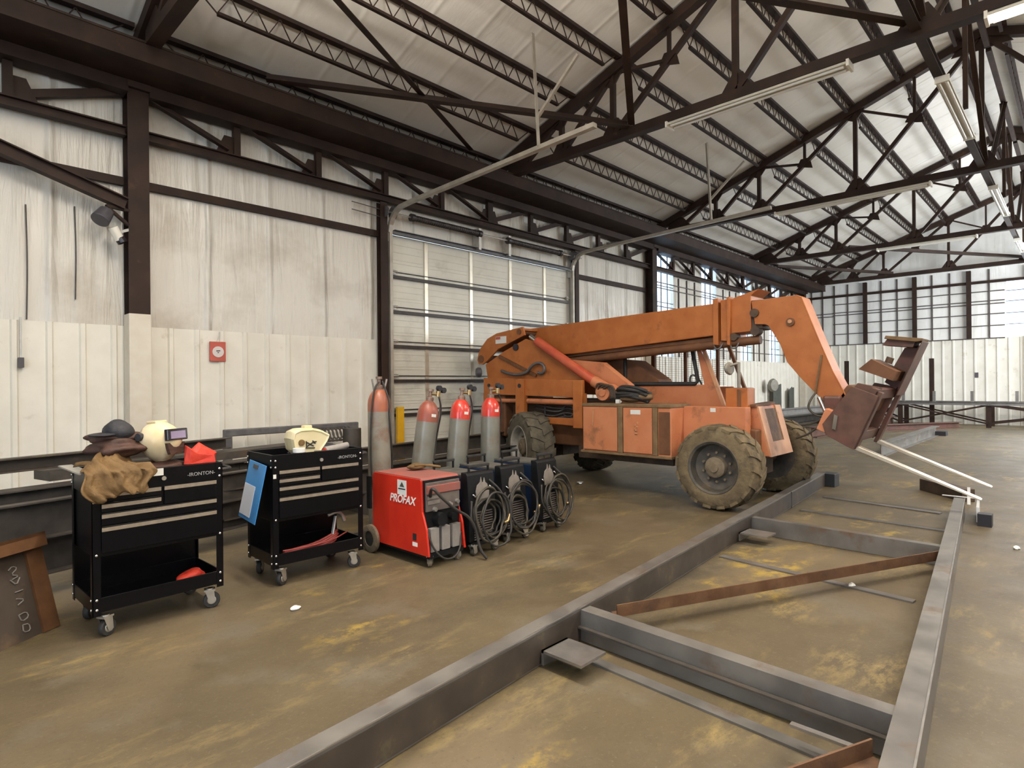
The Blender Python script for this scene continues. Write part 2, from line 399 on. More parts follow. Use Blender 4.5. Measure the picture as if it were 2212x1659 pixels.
mb = MB().prism([(YR-.25, roofz(YR-.25)), (RIDGE, roofz(RIDGE)), (RIDGE, roofz(RIDGE)+.14), (YR-.25, roofz(YR-.25)+.14)], 'x', X0-.2, X1+.2)
struct(mb, 'ceiling_right_slope', 'roof_foil')
# ribbed liner sheets on the lower walls
def ribbed(u0, u1, z0, z1, axis, face, out, pitch=.305, rib=.035, depth=.026):
    mb = MB(); p = [(u0, 0)]; u = u0 + pitch*.5
    while u + rib*2 < u1:
        p += [(u-rib, 0), (u-rib*.55, depth), (u+rib*.55, depth), (u+rib, 0)]; u += pitch
    p += [(u1, 0)]
    for a, b in zip(p, p[1:]):
        q = [(a[0], face-out*a[1], z0), (b[0], face-out*b[1], z0), (b[0], face-out*b[1], z1), (a[0], face-out*a[1], z1)]
        if axis == 'x': q = [(k[1], k[0], k[2]) for k in q]
        mb.face(q)
    bmesh.ops.remove_doubles(mb.bm, verts=mb.bm.verts, dist=1e-5)
    return mb
def liner(name, *a):
    o = ribbed(*a).build(name, 'liner_paint'); o['kind'] = 'structure'
    m = o.modifiers.new('thick', 'SOLIDIFY'); m.thickness = .004; m.offset = 0
    return o
liner('trim_1', X0, 5.46, 0., 2.29, 'y', YL-.012, 1)
liner('trim_2', 10.62, X1-.03, 0., 2.25, 'y', YL-.012, 1)
liner('trim_3', YR+.02, YL-.05, 0., 2.97, 'x', X1-.012, 1)
# windows in the far half of the left wall: steel muntins over white sheeting, open glass in strips
for i, (a, b) in enumerate(WIN):
    w = struct(MB().box((a, YL+.04, 2.27), (b, YL+.05, 5.05)), f'window_{i+1}', 'pane')
    f = MB()
    for x in (a+.28, a+.62): f.box((x-.012, YL+.01, 2.27), (x+.012, YL+.035, 5.05))
    for z in (2.75, 3.25, 3.75, 4.2, 4.65): f.box((a, YL+.012, z-.01), (b, YL+.033, z+.01))
    f.build('window_frame', 'muntin', w)
w = struct(MB().box((X1+.04, -5, 3.0), (X1+.05, 1.86, 4.9)), 'window_5', 'pane')
f = MB()
for y in (1.3, .75, .2, -.4, -1, -1.6, -2.2, -2.8, -3.4, -4, -4.5): f.box((X1+.01, y-.014, 3.0), (X1+.035, y+.014, 4.9))
for z in (3.42, 3.8, 4.2, 4.55): f.box((X1+.012, -5, z-.012), (X1+.033, 1.86, z+.012))
f.build('window_frame', 'muntin', w)
mb = MB()
for k in range(24):
    x = 14.06 + k*.483
    if any(a-.04 < x < b+.04 for a, b in WIN): continue
    mb.box((x-.016, YL-.035, 2.27), (x+.016, YL-.005, 4.5))
for z in (2.55, 3.05, 3.62, 4.12, 4.27): mb.box((13.95, YL-.03, z-.012), (25.4, YL-.008, z+.012))
struct(mb, 'trim_4', 'muntin')
mb = MB()
for y in (8.0, 7.58, 7.15, 6.67, 5.53, 5.01, 3.93, 3.41, 2.31): mb.box((X1-.04, y-.022, 2.97), (X1-.008, y+.022, 5.34))
for z in (4.58, 4.25, 4.15, 3.80, 3.40): mb.box((X1-.036, 1.9, z-.016), (X1-.01, 7.2, z+.016))
mb.box((X1-.036, 7.2, 4.10), (X1-.01, 8.2, 4.13)); mb.box((X1-.036, 7.2, 4.22), (X1-.01, 8.2, 4.25)); mb.box((X1-.05, 1.9, 2.95), (X1-.01, 8.2, 2.985))
struct(mb, 'trim_5', 'muntin')

# ------------------------------------------------------------------ sectional door in the left wall
d = bpy.data.objects.new('door_1', None); C.objects.link(d); d['kind'] = 'structure'; ROOT[d.name] = None
zs = [0, .475, 1.05, 1.62, 2.193, 2.766, 3.347, 4.05]
for a, b in zip(zs, zs[1:]):
    mb = MB().box((5.74, YL-.03, a+.004), (10.40, YL+.02, b-.004))
    for t in (.17, .34, .42, .60, .78):
        z = a + (b-a)*t; mb.box((5.745, YL-.036, z-.006), (10.395, YL-.029, z+.006))
    mb.build('door_section', 'door_skin', d)
for z in zs[1:-1]:
    MB().bar((5.74, YL-.065, z), (10.40, YL-.065, z), .05, .05).build('strut', 'door_rib', d)
    MB().bar((5.74, YL-.045, z+.085), (10.40, YL-.045, z+.085), .02, .014).build('joint_seal', 'door_rib', d)
MB().chan((5.74, YL-.10, 4.03), (10.40, YL-.10, 4.03), .07, .075, .01).build('top_rail', 'grey_tube', d)
for x in (6.465, 7.522, 8.582, 9.63):
    mb = MB()
    for a, b in zip(zs, zs[1:]): mb.box((x-.035, YL-.05, a+.02), (x+.035, YL-.029, b-.02))
    mb.build('stile', 'stile_steel', d)
for x in (5.77, 10.37):
    for z in zs[1:-1]:
        MB().box((x-.03, YL-.085, z+.05), (x+.03, YL-.03, z+.12)).cyl((x-.06, YL-.08, z+.085), (x+.06, YL-.08, z+.085), .022, n=10).build('hinge_roller', 'galvanised', d)
for s, x, ye in ((-1, 5.66, 4.06), (1, 10.48, 3.85)):
    arc = [(x, 8.17, .05), (x, 8.17, 4.05)] + [(x, 8.17-.36*(1-math.cos(t)), 4.05+.36*math.sin(t)) for t in (.35, .7, 1.05, 1.4)] + [(x, 7.6, 4.425), (x, ye, 4.54)]
    mb = MB()
    for p, q in zip(arc, arc[1:]): mb.bar(p, q, .075, .055, (1, 0, .01) if abs(V(q).y-V(p).y) < .02 else (0, 0, 1))
    mb.build('track', 'track_steel', d)
    mb = MB().angle((x, 4.9, 4.52), (x, 4.98, 5.98), .05, .05, .006, (0, 1, 0)).angle((x, 4.95, 4.9), (x, 4.3, 5.45), .035, .035, .005, (1, 0, 0))
    mb.bar((x-.02, 8.17, 4.0), (x-.02, 8.28, 4.0), .04, .2)
    mb.build('track_hanger', 'track_steel', d)
    MB().cyl((x-.1, 8.12, 4.36), (x+.12*s, 8.12, 4.36), .085, n=18).cyl((x+.02, 8.12, 4.36), (x+.05, 8.12, 4.36), .11, n=18).build('cable_drum', 'grey_tube', d)
MB().cyl((5.6, 8.12, 4.36), (10.75, 8.12, 4.36), .016, n=8).build('spring_shaft', 'galvanised', d)
for a, b in ((6.08, 7.62), (8.4, 10.0)):
    mb = MB().cyl((a, 8.12, 4.36), (b, 8.12, 4.36), .047, n=14)
    n = int((b-a)/.045)
    for k in range(n): mb.cyl((a+k*.045, 8.12, 4.36), (a+k*.045+.022, 8.12, 4.36), .053, n=12)
    for x in (a, b): mb.cyl((x-.035, 8.12, 4.36), (x+.035, 8.12, 4.36), .066, n=14)
    mb.build('torsion_spring', 'door_rib', d)
for x in (7.62, 8.42): MB().box((x-.03, 8.1, 4.06), (x+.03, 8.28, 4.46)).build('spring_bracket', 'galvanised', d)

# ------------------------------------------------------------------ steel frame of the left wall
COLX = [2.04, 13.8, 25.45]
def column(x, z1, label, painted=2.42):
    t = thing('wall_column', label, 'column', (x, 8.16, 0), 'wall columns')
    h = MB().sweep((x, 8.15, painted), (x, 8.15, z1), [(-.11,-.11),(.11,-.11),(.11,-.095),(.008,-.095),(.008,.095),(.11,.095),(.11,.11),(-.11,.11),(-.11,.095),(-.008,.095),(-.008,-.095),(-.11,-.095)], (0, 1, 0))
    h.build('shaft', 'beam_paint', t)
    MB().box((x-.115, 8.035, 0), (x+.115, 8.262, painted)).build('painted_base', 'column_white', t, bevel=.006)
    MB().box((x-.12, 7.98, 5.06), (x+.12, 8.25, 5.135)).build('cap_plate', 'beam_paint', t)
column(2.04, 5.06, 'dark steel column with white lower end, behind the two black tool carts')
column(13.8, 5.06, 'dark steel column standing behind the boom of the orange lift')
column(25.45, 5.06, 'dark steel column in the far corner by the end wall')
for a, b, l in ((-4., 14., 'deep brown steel eave girder running over the roll-up door'), (14., 26.0, 'far length of brown eave girder above the tall windows')):
    t = thing('eave_girder', l, 'girder', (a, 7.72, 5.14), 'eave girders')
    MB().box((a, 7.45, 5.165), (b, 7.475, 5.35)).box((a, 7.97, 5.165), (b, 7.995, 5.35)).build('web_plate', 'beam_paint', t)
    MB().box((a, 7.44, 5.35), (b, 8.0, 5.375)).build('top_flange', 'beam_paint', t)
    MB().box((a, 7.44, 5.14), (b, 8.0, 5.165)).build('bottom_flange', 'beam_paint', t)
def wall_truss(xa, xb, label):
    n = 10; s = (xb-xa)/n; y = 8.16
    t = thing('wall_truss', label, 'truss', (xa, y, 4.5), 'wall trusses under the eave')
    lo, hi = xa+(.11 if xa in COLX else 0), xb-(.11 if xb in COLX else 0)
    MB().ibeam((lo, y, 4.575), (hi, y, 4.575), .12, .115, .015).build('bottom_chord', 'beam_paint', t)
    MB().box((lo, 7.99, 5.0), (hi, 8.24, 5.135)).build('top_chord', 'beam_paint', t)
    for k in range(1, n):
        x = xa+k*s; w = .13 if k == 5 else .085
        MB().bar((x, y, 4.63), (x, y, 5.01), w, .08, (0, 1, 0)).build('vertical', 'beam_paint', t)
        g = (-.26, .03) if k <= 5 else (-.03, .26)
        if k == 5: g = (-.24, .24)
        MB().prism([(x+g[0], 4.63), (x+g[1], 4.63), (x+g[1]*.6, 4.87), (x+g[0]*.6, 4.87)], 'y', y-.008, y+.008).build('gusset', 'beam_paint', t)
    for k in range(n):
        a, b = (xa+k*s+.08, xa+(k+1)*s-.12) if k < n/2 else (xa+(k+1)*s-.08, xa+k*s+.12)
        if (k < 5 and a < xa+.05): a = xa+.05
        MB().angle((a, y, 5.02), (b, y, 4.66), .085, .085, .014).build('diagonal', 'beam_paint', t)
wall_truss(-9.72, 2.04, 'wall truss at the left edge with one diagonal in view')
wall_truss(2.04, 13.8, 'wall truss above the roll-up door with gusset plates')
wall_truss(13.8, 25.45, 'wall truss crossing the bright tall windows')
for a, b, z0, z1, l in ((-9., 1.93, 3.96, 4.055, 'rusty wall girt at the left edge, behind the column'), (2.15, 5.48, 3.96, 4.055, 'rusty wall girt between the column and the roll-up door'),
                        (10.72, 13.68, 3.92, 4.02, 'rusty wall girt right of the roll-up door')):
    solo(MB().chan((a, 8.22, z0), (b, 8.22, z0), .07, z1-z0, .012, flip=-1), 'wall_girt', 'beam_paint', l, 'girt', 'wall girts')
solo(MB().ibeam((5.53, 8.2, 0), (5.53, 8.2, 4.51), .13, .12, .012, (0, 1, 0)), 'door_post', 'beam_paint', 'dark steel post left of the roll-up door', 'post', 'door posts')
solo(MB().ibeam((10.62, 8.2, 0), (10.62, 8.2, 4.51), .13, .12, .012, (0, 1, 0)), 'door_post', 'beam_paint', 'dark steel post right of the roll-up door', 'post', 'door posts')
solo(MB().ibeam((-.6, 8.02, 4.47), (1.90, 8.02, 3.68), .12, .14, .014), 'knee_brace', 'beam_paint', 'heavy sloping brace coming down to the left column', 'brace')
t = thing('wall_girt', 'brown girt line high on the end wall', 'girt', (X1-.1, 5, 4.84), 'wall girts')
ROOT[t.name] = (X1-.1, 5, 4.84)
MB().bar((X1-.09, 1.34, 4.90), (X1-.09, 8.1, 4.90), .06, .09).build('channel', 'beam_paint', t)
for y, l in ((6.05, 'first'), (4.45, 'second'), (2.86, 'third')):
    solo(MB().ibeam((X1-.1, y, 2.98), (X1-.1, y, 5.33), .13, .12, .014, (1, 0, 0)), 'end_post', 'beam_paint', f'{l} brown post of the end wall counted from the left corner', 'post', 'end wall posts')
solo(MB().ibeam((X1-.1, 1.27, 0), (X1-.1, 1.27, 5.33), .13, .12, .014, (1, 0, 0)), 'end_post', 'beam_paint', 'fourth brown end wall post, in front of the glaring window', 'post', 'end wall posts')

# ------------------------------------------------------------------ roof trusses
TX = [2.04, 7.92, 13.8, 19.68, 25.56]
BZ = 5.41
def tz(y): return roofz(y)-.11
NODES = [7.3, 6.37, 5.33, 3.36, 1.3]
ORD = ['first', 'second', 'third', 'fourth', 'fifth']
TL = ['roof truss nearest the camera, its brown end sitting on the girder at top left', 'roof truss carrying the long unlit strip light nearest the camera',
      'third roof truss back, its chord in line with the far door track', 'fourth roof truss back, small beyond the third', 'roof truss standing against the far end wall']
def roof_truss(i, x):
    t = thing('roof_truss', TL[i], 'truss', (x, RIDGE, BZ), 'roof trusses'); m = 'beam_paint'
    def mir(y, s): return y if s > 0 else 2*RIDGE-y
    for s in (1, -1):
        MB().bar((x, mir(7.95, s), tz(7.95)), (x, RIDGE, tz(RIDGE)), .15, .15).build('top_chord', m, t)
    MB().bar((x, 7.45, BZ), (x, 2*RIDGE-7.45, BZ), .15, .13).build('bottom_chord', m, t)
    for s in (1, -1):
        def B(y): return (x, mir(y, s), BZ+.03)
        def T(y): return (x, mir(y, s), tz(y)-.03)
        MB().prism([(mir(7.62, s), BZ-.06), (mir(7.05, s), BZ-.06), (mir(7.05, s), BZ+.09), (mir(7.3, s), tz(7.3)), (mir(7.62, s), tz(7.62))], 'x', x-.03, x+.03).build('heel_plate', m, t)
        for y in NODES[1:] if s > 0 else NODES[1:-1]:
            MB().bar(B(y), T(y), .075, .075, (1, 0, 0)).build('vertical', m, t)
            MB().prism([(mir(y+.22, s), BZ+.05), (mir(y-.24, s), BZ+.05), (mir(y-.10, s), BZ+.30), (mir(y+.05, s), BZ+.30)], 'x', x-.012, x+.012).build('gusset', m, t)
            MB().prism([(mir(y+.25, s), tz(y+.25)-.05), (mir(y-.22, s), tz(y-.22)-.05), (mir(y, s), tz(y)-.26)], 'x', x-.012, x+.012).build('gusset', m, t)
        for a, b in zip(NODES, NODES[1:]):
            MB().bar(B(a), T(b), .075, .075, (1, 0, 0)).build('diagonal', m, t)
        for a, b in ((5.33, 3.36), (3.36, 1.3)):
            pm = (V(B(a))+V(T(b)))/2; my = (a+b)/2
            MB().bar(pm, T(my), .05, .05, (1, 0, 0)).build('sub_strut', m, t)
            MB().bar(pm, T(a-.02) , .045, .045, (1, 0, 0)).build('sub_strut', m, t)
            MB().prism([(pm.y-.16, pm.z-.12), (pm.y+.16, pm.z-.03), (pm.y+.08, pm.z+.12), (pm.y-.1, pm.z+.12)], 'x', x-.01, x+.01).build('gusset', m, t)
    MB().prism([(RIDGE-.45, tz(RIDGE)-.3), (RIDGE+.45, tz(RIDGE)-.3), (RIDGE+.2, tz(RIDGE)+.03), (RIDGE-.2, tz(RIDGE)+.03)], 'x', x-.014, x+.014).build('ridge_plate', m, t)
for i, x in enumerate(TX): roof_truss(i, x)
# open web joists, laid from truss to truss
JY = [7.80, 6.93, 6.045, 5.16, 4.275, 3.39, 2.505, 1.62]
JN = ['lowest', 'second', 'third', 'fourth', 'fifth', 'sixth', 'seventh', 'topmost']
BAY = ['before the nearest truss', 'between the first and second trusses', 'between the second and third trusses', 'between the third and fourth trusses', 'between the fourth and end trusses']
def joist(xa, xb, y, label, group):
    z = roofz(y)-.035
    t = thing('open_web_joist', label, 'joist', (xa, y, z-.3), group)
    MB().bar((xa+.02, y, z), (xb-.02, y, z), .10, .05).build('top_chord', 'joist_paint', t)
    MB().bar((xa+.42, y, z-.27), (xb-.42, y, z-.27), .05, .035).build('bottom_chord', 'joist_paint', t)
    mb = MB(); n = 17; L = xb-xa-.84
    mb.cyl((xa+.42, y, z-.27), (xa+.12, y, z-.02), .009, n=4); mb.cyl((xb-.42, y, z-.27), (xb-.12, y, z-.02), .009, n=4)
    for k in range(n):
        p = xa+.42+L*k/n; q = xa+.42+L*(k+1)/n; m = (p+q)/2
        mb.cyl((p, y, z-.26), (m, y, z-.02), .008, n=4); mb.cyl((m, y, z-.02), (q, y, z-.26), .008, n=4)
    mb.build('lattice', 'joist_paint', t)
XS = [-3.84] + TX
for b in range(5):
    for k, y in enumerate(JY):
        if b == 0 and k > 1: continue
        joist(XS[b]+.08, XS[b+1]-.08, y, f'{JN[k]} open-web roof joist counted up from the eave, {BAY[b]}', 'open web joists under the roof')
for b in range(1, 5): joist(XS[b]+.08, XS[b+1]-.08, 2*RIDGE-1.62, f'first open-web joist past the ridge, {BAY[b]}', 'open web joists under the roof')
def brace(a, b, w, label, grp='bracing between the trusses'):
    solo(MB().angle(a, b, w, w, .012), 'cross_brace', 'beam_paint', label, 'brace', grp)
for b in (1, 4):
    xa, xb = XS[b]+.1, XS[b+1]-.1
    brace((xa+1.2, 7.50, 5.43), (xb-.02, 5.0, 5.43), .11, f'flat brace running in from the eave girder, {BAY[b]}')
    brace((xa, 5.0, 5.52), (xb-1.0, 7.50, 5.52), .075, f'slender brace running back out to the eave girder, {BAY[b]}')
    brace((xa, 5.0, 5.48), (xb, 1.42, 5.48), .11, f'flat brace running in to the ridge line, {BAY[b]}')
    if b > 1: continue
    brace((xa, 1.75, 7.35), (xb-.02, 4.98, 5.47), .10, f'sloping sway brace from rafter down to chord, {BAY[b]}')
for b in range(1, 5):
    xa, xb = XS[b]+.1, XS[b+1]-.1
    solo(MB().ibeam((xa, RIDGE, 5.44), (xb, RIDGE, 5.44), .10, .10, .012), 'ridge_strut', 'beam_paint', f'long horizontal strut below the ridge, {BAY[b]}', 'strut', 'struts below the ridge')
    t = thing('sway_frame', f'crossed sway bracing under the ridge, {BAY[b]}', 'bracing', (xa, RIDGE, 5.5), 'sway bracing under the ridge')
    MB().angle((xa, RIDGE-.09, 5.52), ((xa+xb)/2, RIDGE-.09, 7.55), .07, .07, .01).build('diagonal', 'beam_paint', t)
    MB().angle((xb, RIDGE-.09, 5.52), ((xa+xb)/2, RIDGE-.09, 7.55), .07, .07, .01).build('diagonal', 'beam_paint', t)
    MB().bar((xa, RIDGE-.09, 7.58), (xb, RIDGE-.09, 7.58), .08, .08).build('ridge_purlin', 'beam_paint', t)
    MB().bar(((xa+xb)/2, RIDGE-.09, 5.5), ((xa+xb)/2, RIDGE-.09, 7.55), .06, .06, (1, 0, 0)).build('vertical', 'beam_paint', t)

# ------------------------------------------------------------------ strip lights
def strip(a, b, label, lit=False, k=1., grp='fluorescent strip lights'):
    a, b = V(a), V(b); d = (b-a).normalized(); s = d.cross(V((0, 0, 1))).normalized()
    t = thing('strip_light', label, 'ceiling light', tuple((a+b)/2), grp)
    MB().sweep(a, b, [(x_*k, z_) for x_, z_ in ((-.06, 0), (.06, 0), (.11, -.05), (.10, -.055), (.05, -.03), (-.05, -.03), (-.10, -.055), (-.11, -.05))]).build('housing', 'white_enamel', t)
    for o in (-.055*k, .055*k):
        MB().cyl(a+s*o+d*.05-V((0, 0, .06)), b+s*o-d*.05-V((0, 0, .06)), .019, n=10).build('tube', 'lit_tube' if lit else 'tube_glass', t, smooth='auto')
    for p in (a, b): MB().cbox(p-V((0, 0, .04)), (.22*k if abs(d.x) < .5 else .03, .03 if abs(d.x) < .5 else .22*k, .08)).build('end_cap', 'white_enamel', t)
strip((7.92, 4.35, 5.344), (7.92, 1.98, 5.344), 'long white strip light, unlit, under the second truss')
strip((13.8, 4.95, 5.344), (13.8, 2.08, 5.344), 'long white strip light, unlit, under the third truss')
strip((19.68, 4.24, 5.344), (19.68, 1.98, 5.344), 'white strip light, unlit, under the fourth truss')
strip((7.92, .70, 5.344), (7.92, -1.7, 5.344), 'glowing strip light at the upper right corner, under the second truss', True)
strip((9.2, 1.26, 5.385), (11.7, 1.26, 5.385), 'strip light along the ridge strut, nearest of that row', False, .7)
strip((15.1, 1.26, 5.385), (17.8, 1.26, 5.385), 'strip light along the ridge strut, middle of that row', False, .7)
strip((21.2, 1.26, 5.385), (23.2, 1.26, 5.385), 'strip light along the ridge strut, farthest of that row', False, .7)
# ------------------------------------------------------------------ tool carts
def caster(t, x, y, r=.052, ang=0., m='rubber', red=True, w=.035):
    M = Matrix.Translation((x, y, 0)) @ Matrix.Rotation(ang, 4, 'Z')
    def P(*p): return M @ V(p)
    f = MB().box((-.035, -.03, r*2+.012), (.035, .03, r*2+.024), M)
    for s in (-1, 1):
        q = [(-.028, r*2+.012), (.028, r*2+.012), (.035, r*.8), (.02, r*.55), (0, r*.7)]
        f.face([P(p[0], s*(w/2+.006), p[1]) for p in q]); 
    f.cyl(P(0, 0, r*2+.012), P(0, 0, r*2+.03), .024)
    o = f.build('caster', 'zinc', t)
    o.modifiers.new('thick', 'SOLIDIFY').thickness = .003
    MB().lathe([(r*.55, -w/2), (r*.92, -w/2), (r, -w*.3), (r, w*.3), (r*.92, w/2), (r*.55, w/2)], P(.012, 0, r), P(.012, 1, r)-P(.012, 0, r), 24, True).build('wheel', m, o, smooth='auto')
    MB().lathe([(.006, -w/2-.004), (r*.5, -w/2-.002), (r*.6, -w/2+.004), (r*.6, w/2-.004), (r*.5, w/2+.002), (.006, w/2+.004)], P(.012, 0, r), P(.012, 1, r)-P(.012, 0, r), 20).build('hub', 'zinc', o, smooth='auto')
CW, CD, CH = .775, .50, 1.02
def tool_cart(loc, rz, label):
    t = thing('tool_cart', label, 'tool cart', loc, 'black five-drawer tool carts', True, rz)
    k = 'cart_black'
    MB().box((.012, .004, .505), (CW-.012, CD-.004, .90)).build('cabinet', k, t, bevel=.004)
    for x, y in ((0, 0), (CW, 0), (CW, CD), (0, CD)):
        sx, sy = (1 if x == 0 else -1), (1 if y == 0 else -1)
        mb = MB().box((min(x, x+sx*.045), min(y, y+sy*.004), .145), (max(x, x+sx*.045), max(y, y+sy*.004), CH-.01))
        mb.box((min(x, x+sx*.004), min(y, y+sy*.045), .145), (max(x, x+sx*.004), max(y, y+sy*.045), CH-.01))
        mb.build('corner_post', k, t)
    for a, b in (((0.004, 0.002, .885), (CW-.004, .014, CH)), ((.004, CD-.014, .885), (CW-.004, CD-.002, CH)), ((.002, .01, .885), (.014, CD-.01, CH)), ((CW-.014, .01, .885), (CW-.002, CD-.01, CH))):
        MB().box(a, b).build('tray_wall', k, t, bevel=.003)
    MB().box((.014, .014, .955), (CW-.014, CD-.014, .962)).build('tray_liner', 'tray_liner', t)
    dr = [(.05, .38, .845, .897, .885), (.05, .38, .780, .840, .817), (.40, .728, .780, .897, .885), (.05, .728, .700, .774, .755), (.05, .728, .530, .694, .674)]
    for a, b, z0, z1, zb in dr:
        o = MB().box((a, -.010, z0), (b, .01, z1)).build('drawer', k, t, bevel=.003)
        MB().sweep((a, -.012, zb), (b, -.012, zb), [(-.008, -.011), (.002, -.012), (.004, .012), (-.002, .012), (-.009, .004)]).build('drawer_pull', 'trim_alu', o)
    mb = MB().box((.01, .01, .165), (CW-.01, CD-.01, .175))
    for a, b in (((.006, .002, .165), (CW-.006, .012, .255)), ((.006, CD-.012, .165), (CW-.006, CD-.002, .255)), ((.002, .006, .165), (.012, CD-.006, .255)), ((CW-.012, .006, .165), (CW-.002, CD-.006, .255))): mb.box(a, b)
    mb.build('bottom_shelf', k, t, bevel=.002)
    for x in (.022, CW-.022):
        for z in (.245, .185, .52, .975, .925): MB().blob((x, -.003, z), (.009, .006, .009), 10, 6).build('rivet', 'chrome', t, smooth=True)
    for y in (.022, CD-.022):
        for z in (.245, .185, .975, .925): MB().blob((-.003, y, z), (.006, .009, .009), 10, 6).build('rivet', 'chrome', t, smooth=True)
    MB().box((.01, CD-.008, .25), (CW-.01, CD-.004, .51)).build('back_panel', k, t)  # added black sheet stands in for the shade below the cabinet
    for x, y, a in ((.075, .04, .5), (CW-.075, .05, -.35), (.075, CD-.05, .9), (CW-.075, CD-.05, .2)): caster(t, x, y, .054, a)
    h = MB().tube([(CW, .06, .96), (CW+.07, .06, .96), (CW+.10, .12, .96), (CW+.10, CD-.12, .96), (CW+.07, CD-.06, .96), (CW, CD-.06, .96)], .012, 10, 2)
    h.build('push_handle', 'rubber', t, smooth=True)
    MB().cyl((.40, .003, .95), (.40, -.008, .95), .014, n=16).build('lock', 'zinc', t)
    MB().box((.005, -.003, .84), (.028, .001, .872)).build('label_tag', 'paper', t)
    text('lettering', '-IRONTON-', .034, 'letter_grey', t, (.635, .001, .953), (math.pi/2, 0, 0), ext=.0015)
    return t
A1, A2 = math.radians(1.5), math.radians(-1.5)
cart1 = tool_cart((.84, 4.372, 0), A1, 'black tool cart with work gear piled on top, left one of the two')
cart2 = dup(cart1, (2.012, 4.478, 0), A2, 'black tool cart with a blue clipboard hung on its side')
M1 = Matrix.Translation((.84, 4.372, 0)) @ Matrix.Rotation(A1, 4, 'Z'); M2 = Matrix.Translation((2.012, 4.478, 0)) @ Matrix.Rotation(A2, 4, 'Z')
def fold(seed, amp, fr=3.):
    r = random.Random(seed); K = [(V((r.uniform(-1, 1), r.uniform(-1, 1), r.uniform(-1, 1)))*fr, r.uniform(0, 6.3), r.uniform(.4, 1)) for _ in range(9)]
    def f(p): return p*(1+amp*sum(math.sin(k.dot(p)*1.6+ph)*a for k, ph, a in K)/3)
    return f
# gear on the first cart
def drape():
    mb = MB(); nx, ny = 26, 30; g = []
    r = random.Random(3)
    for j in range(ny+1):
        row = []; v = j/ny
        for i in range(nx+1):
            u = i/nx; x = -.035+.33*u+.03*math.sin(v*7+u*3)+.02*math.sin(v*13)
            s = .46*(1-v)-.02 + (-.0 if v < .8 else 0)
            wr = .026*math.sin(u*17+v*4+1.5*math.sin(v*5))+.017*math.sin(u*31-v*6)+.009*math.sin(u*60+v*9)
            L = .235+.018*math.sin(u*9+.6)+.012*math.sin(u*23)-.05*u
            if v < .55:
                y = .30*(1-v/.55)-.022; z = 1.045+.05*math.sin(v*5.7)*math.sin(u*math.pi)+wr*.55+.05*(1-v/.55)*math.sin(u*math.pi)
            else:
                q = (v-.55)/.45; y = -.026-.035*q+abs(wr)*-1.1; z = 1.035-L*q*.72
            row.append(mb.bm.verts.new(M1 @ V((x, y, z))))
        g.append(row)
    for j in range(ny):
        for i in range(nx): mb.bm.faces.new((g[j][i], g[j][i+1], g[j+1][i+1], g[j+1][i]))
    return mb
o = solo(drape(), 'leather_jacket', 'leather_tan', 'tan leather work jacket draped over the front edge of the left cart', 'jacket', smooth=True)
md = o.modifiers.new('thick', 'SOLIDIFY'); md.thickness = .008; md.offset = 0
solo(MB().blob(M1 @ V((.215, .25, 1.155)), (.18, .14, .06), 30, 18, fold(5, .26, 3.6), Matrix.Rotation(A1, 4, 'Z')).blob(M1 @ V((.20, .29, 1.215)), (.17, .11, .045), 26, 16, fold(6, .26, 3.5)),
     'leather_bundle', 'leather_dark', 'dark brown leather bundle lying on the tan jacket', 'clothing', smooth=True)
t = thing('cap', 'black peaked cap on top of the leather pile', 'cap', tuple(M1 @ V((.19, .22, 1.245))))
MB().blob(M1 @ V((.21, .26, 1.262)), (.088, .10, .075), 20, 12, fold(8, .08)).build('crown', 'cap_black', t, smooth=True)
MB().blob(M1 @ V((.105, .20, 1.245)), (.08, .065, .012), 18, 8, fold(9, .05)).build('peak', 'cap_black', t, smooth=True)
solo(MB().blob(M1 @ V((.47, .19, 1.012)), (.17, .12, .042), 24, 14, fold(11, .24, 3.4)), 'leather_glove', 'leather_dark', 'dark leather glove crumpled beneath the cream welding helmet', 'glove', smooth=True)
def helmet(t, c, yaw, pitch, sc_, m, lens=True):
    M = Matrix.Translation(c) @ Matrix.Rotation(yaw, 4, 'Z') @ Matrix.Rotation(pitch, 4, 'X') @ Matrix.Scale(sc_, 4)
    def f(p):
        x, y, z = p
        if z > 0: k = 1 - .10*z*z
        else: k = 1-.30*abs(z)**1.6
        if y < 0: y *= 1.12-.08*abs(z)          # face side, -y
        return V((x*k, y*k + (.10*z if z < 0 else 0), z*(1.18 if z < 0 else 1)))
    sh = MB()
    sh.blob((0, 0, 0), (.125, .145, .135), 32, 20, f, M)
    dele = [v for v in sh.bm.verts if (M.inverted() @ v.co).y > .075 and (M.inverted() @ v.co).z < .07]
    bmesh.ops.delete(sh.bm, geom=dele, context='VERTS')
    o = sh.build('shell', m, t, smooth=True); s = o.modifiers.new('thick', 'SOLIDIFY'); s.thickness = .005
    if lens:
        MB().box((-.085, -.168, -.005), (.085, -.135, .075), M).build('lens_frame', 'lens_dark', t, bevel=.006)
        MB().box((-.062, -.1715, .008), (.062, -.166, .058), M).build('lens', 'lens_violet', t)
        MB().prism([(-.05, -.10), (.05, -.10), (.075, -.02), (-.075, -.02)], 'y', -.146, -.120).build('chin_panel', 'leather_dark', t).data.transform(Matrix.Translation(-V(ROOT[t.name])) @ M @ Matrix.Translation(V(ROOT[t.name])))
    for s in (-1, 1):
        MB().cyl(M @ V((s*.112, .03, .035)), M @ V((s*.142, .03, .035)), .026).build('knob', 'cap_black', t)
    MB().box((-.05, -.03, .122), (.05, .05, .140), M).build('top_vent', m, t, bevel=.005)
    return M
t = thing('welding_helmet', 'cream welding helmet with violet lens window, standing on the left cart', 'welding helmet', tuple(M1 @ V((.43, .17, 1.03))))
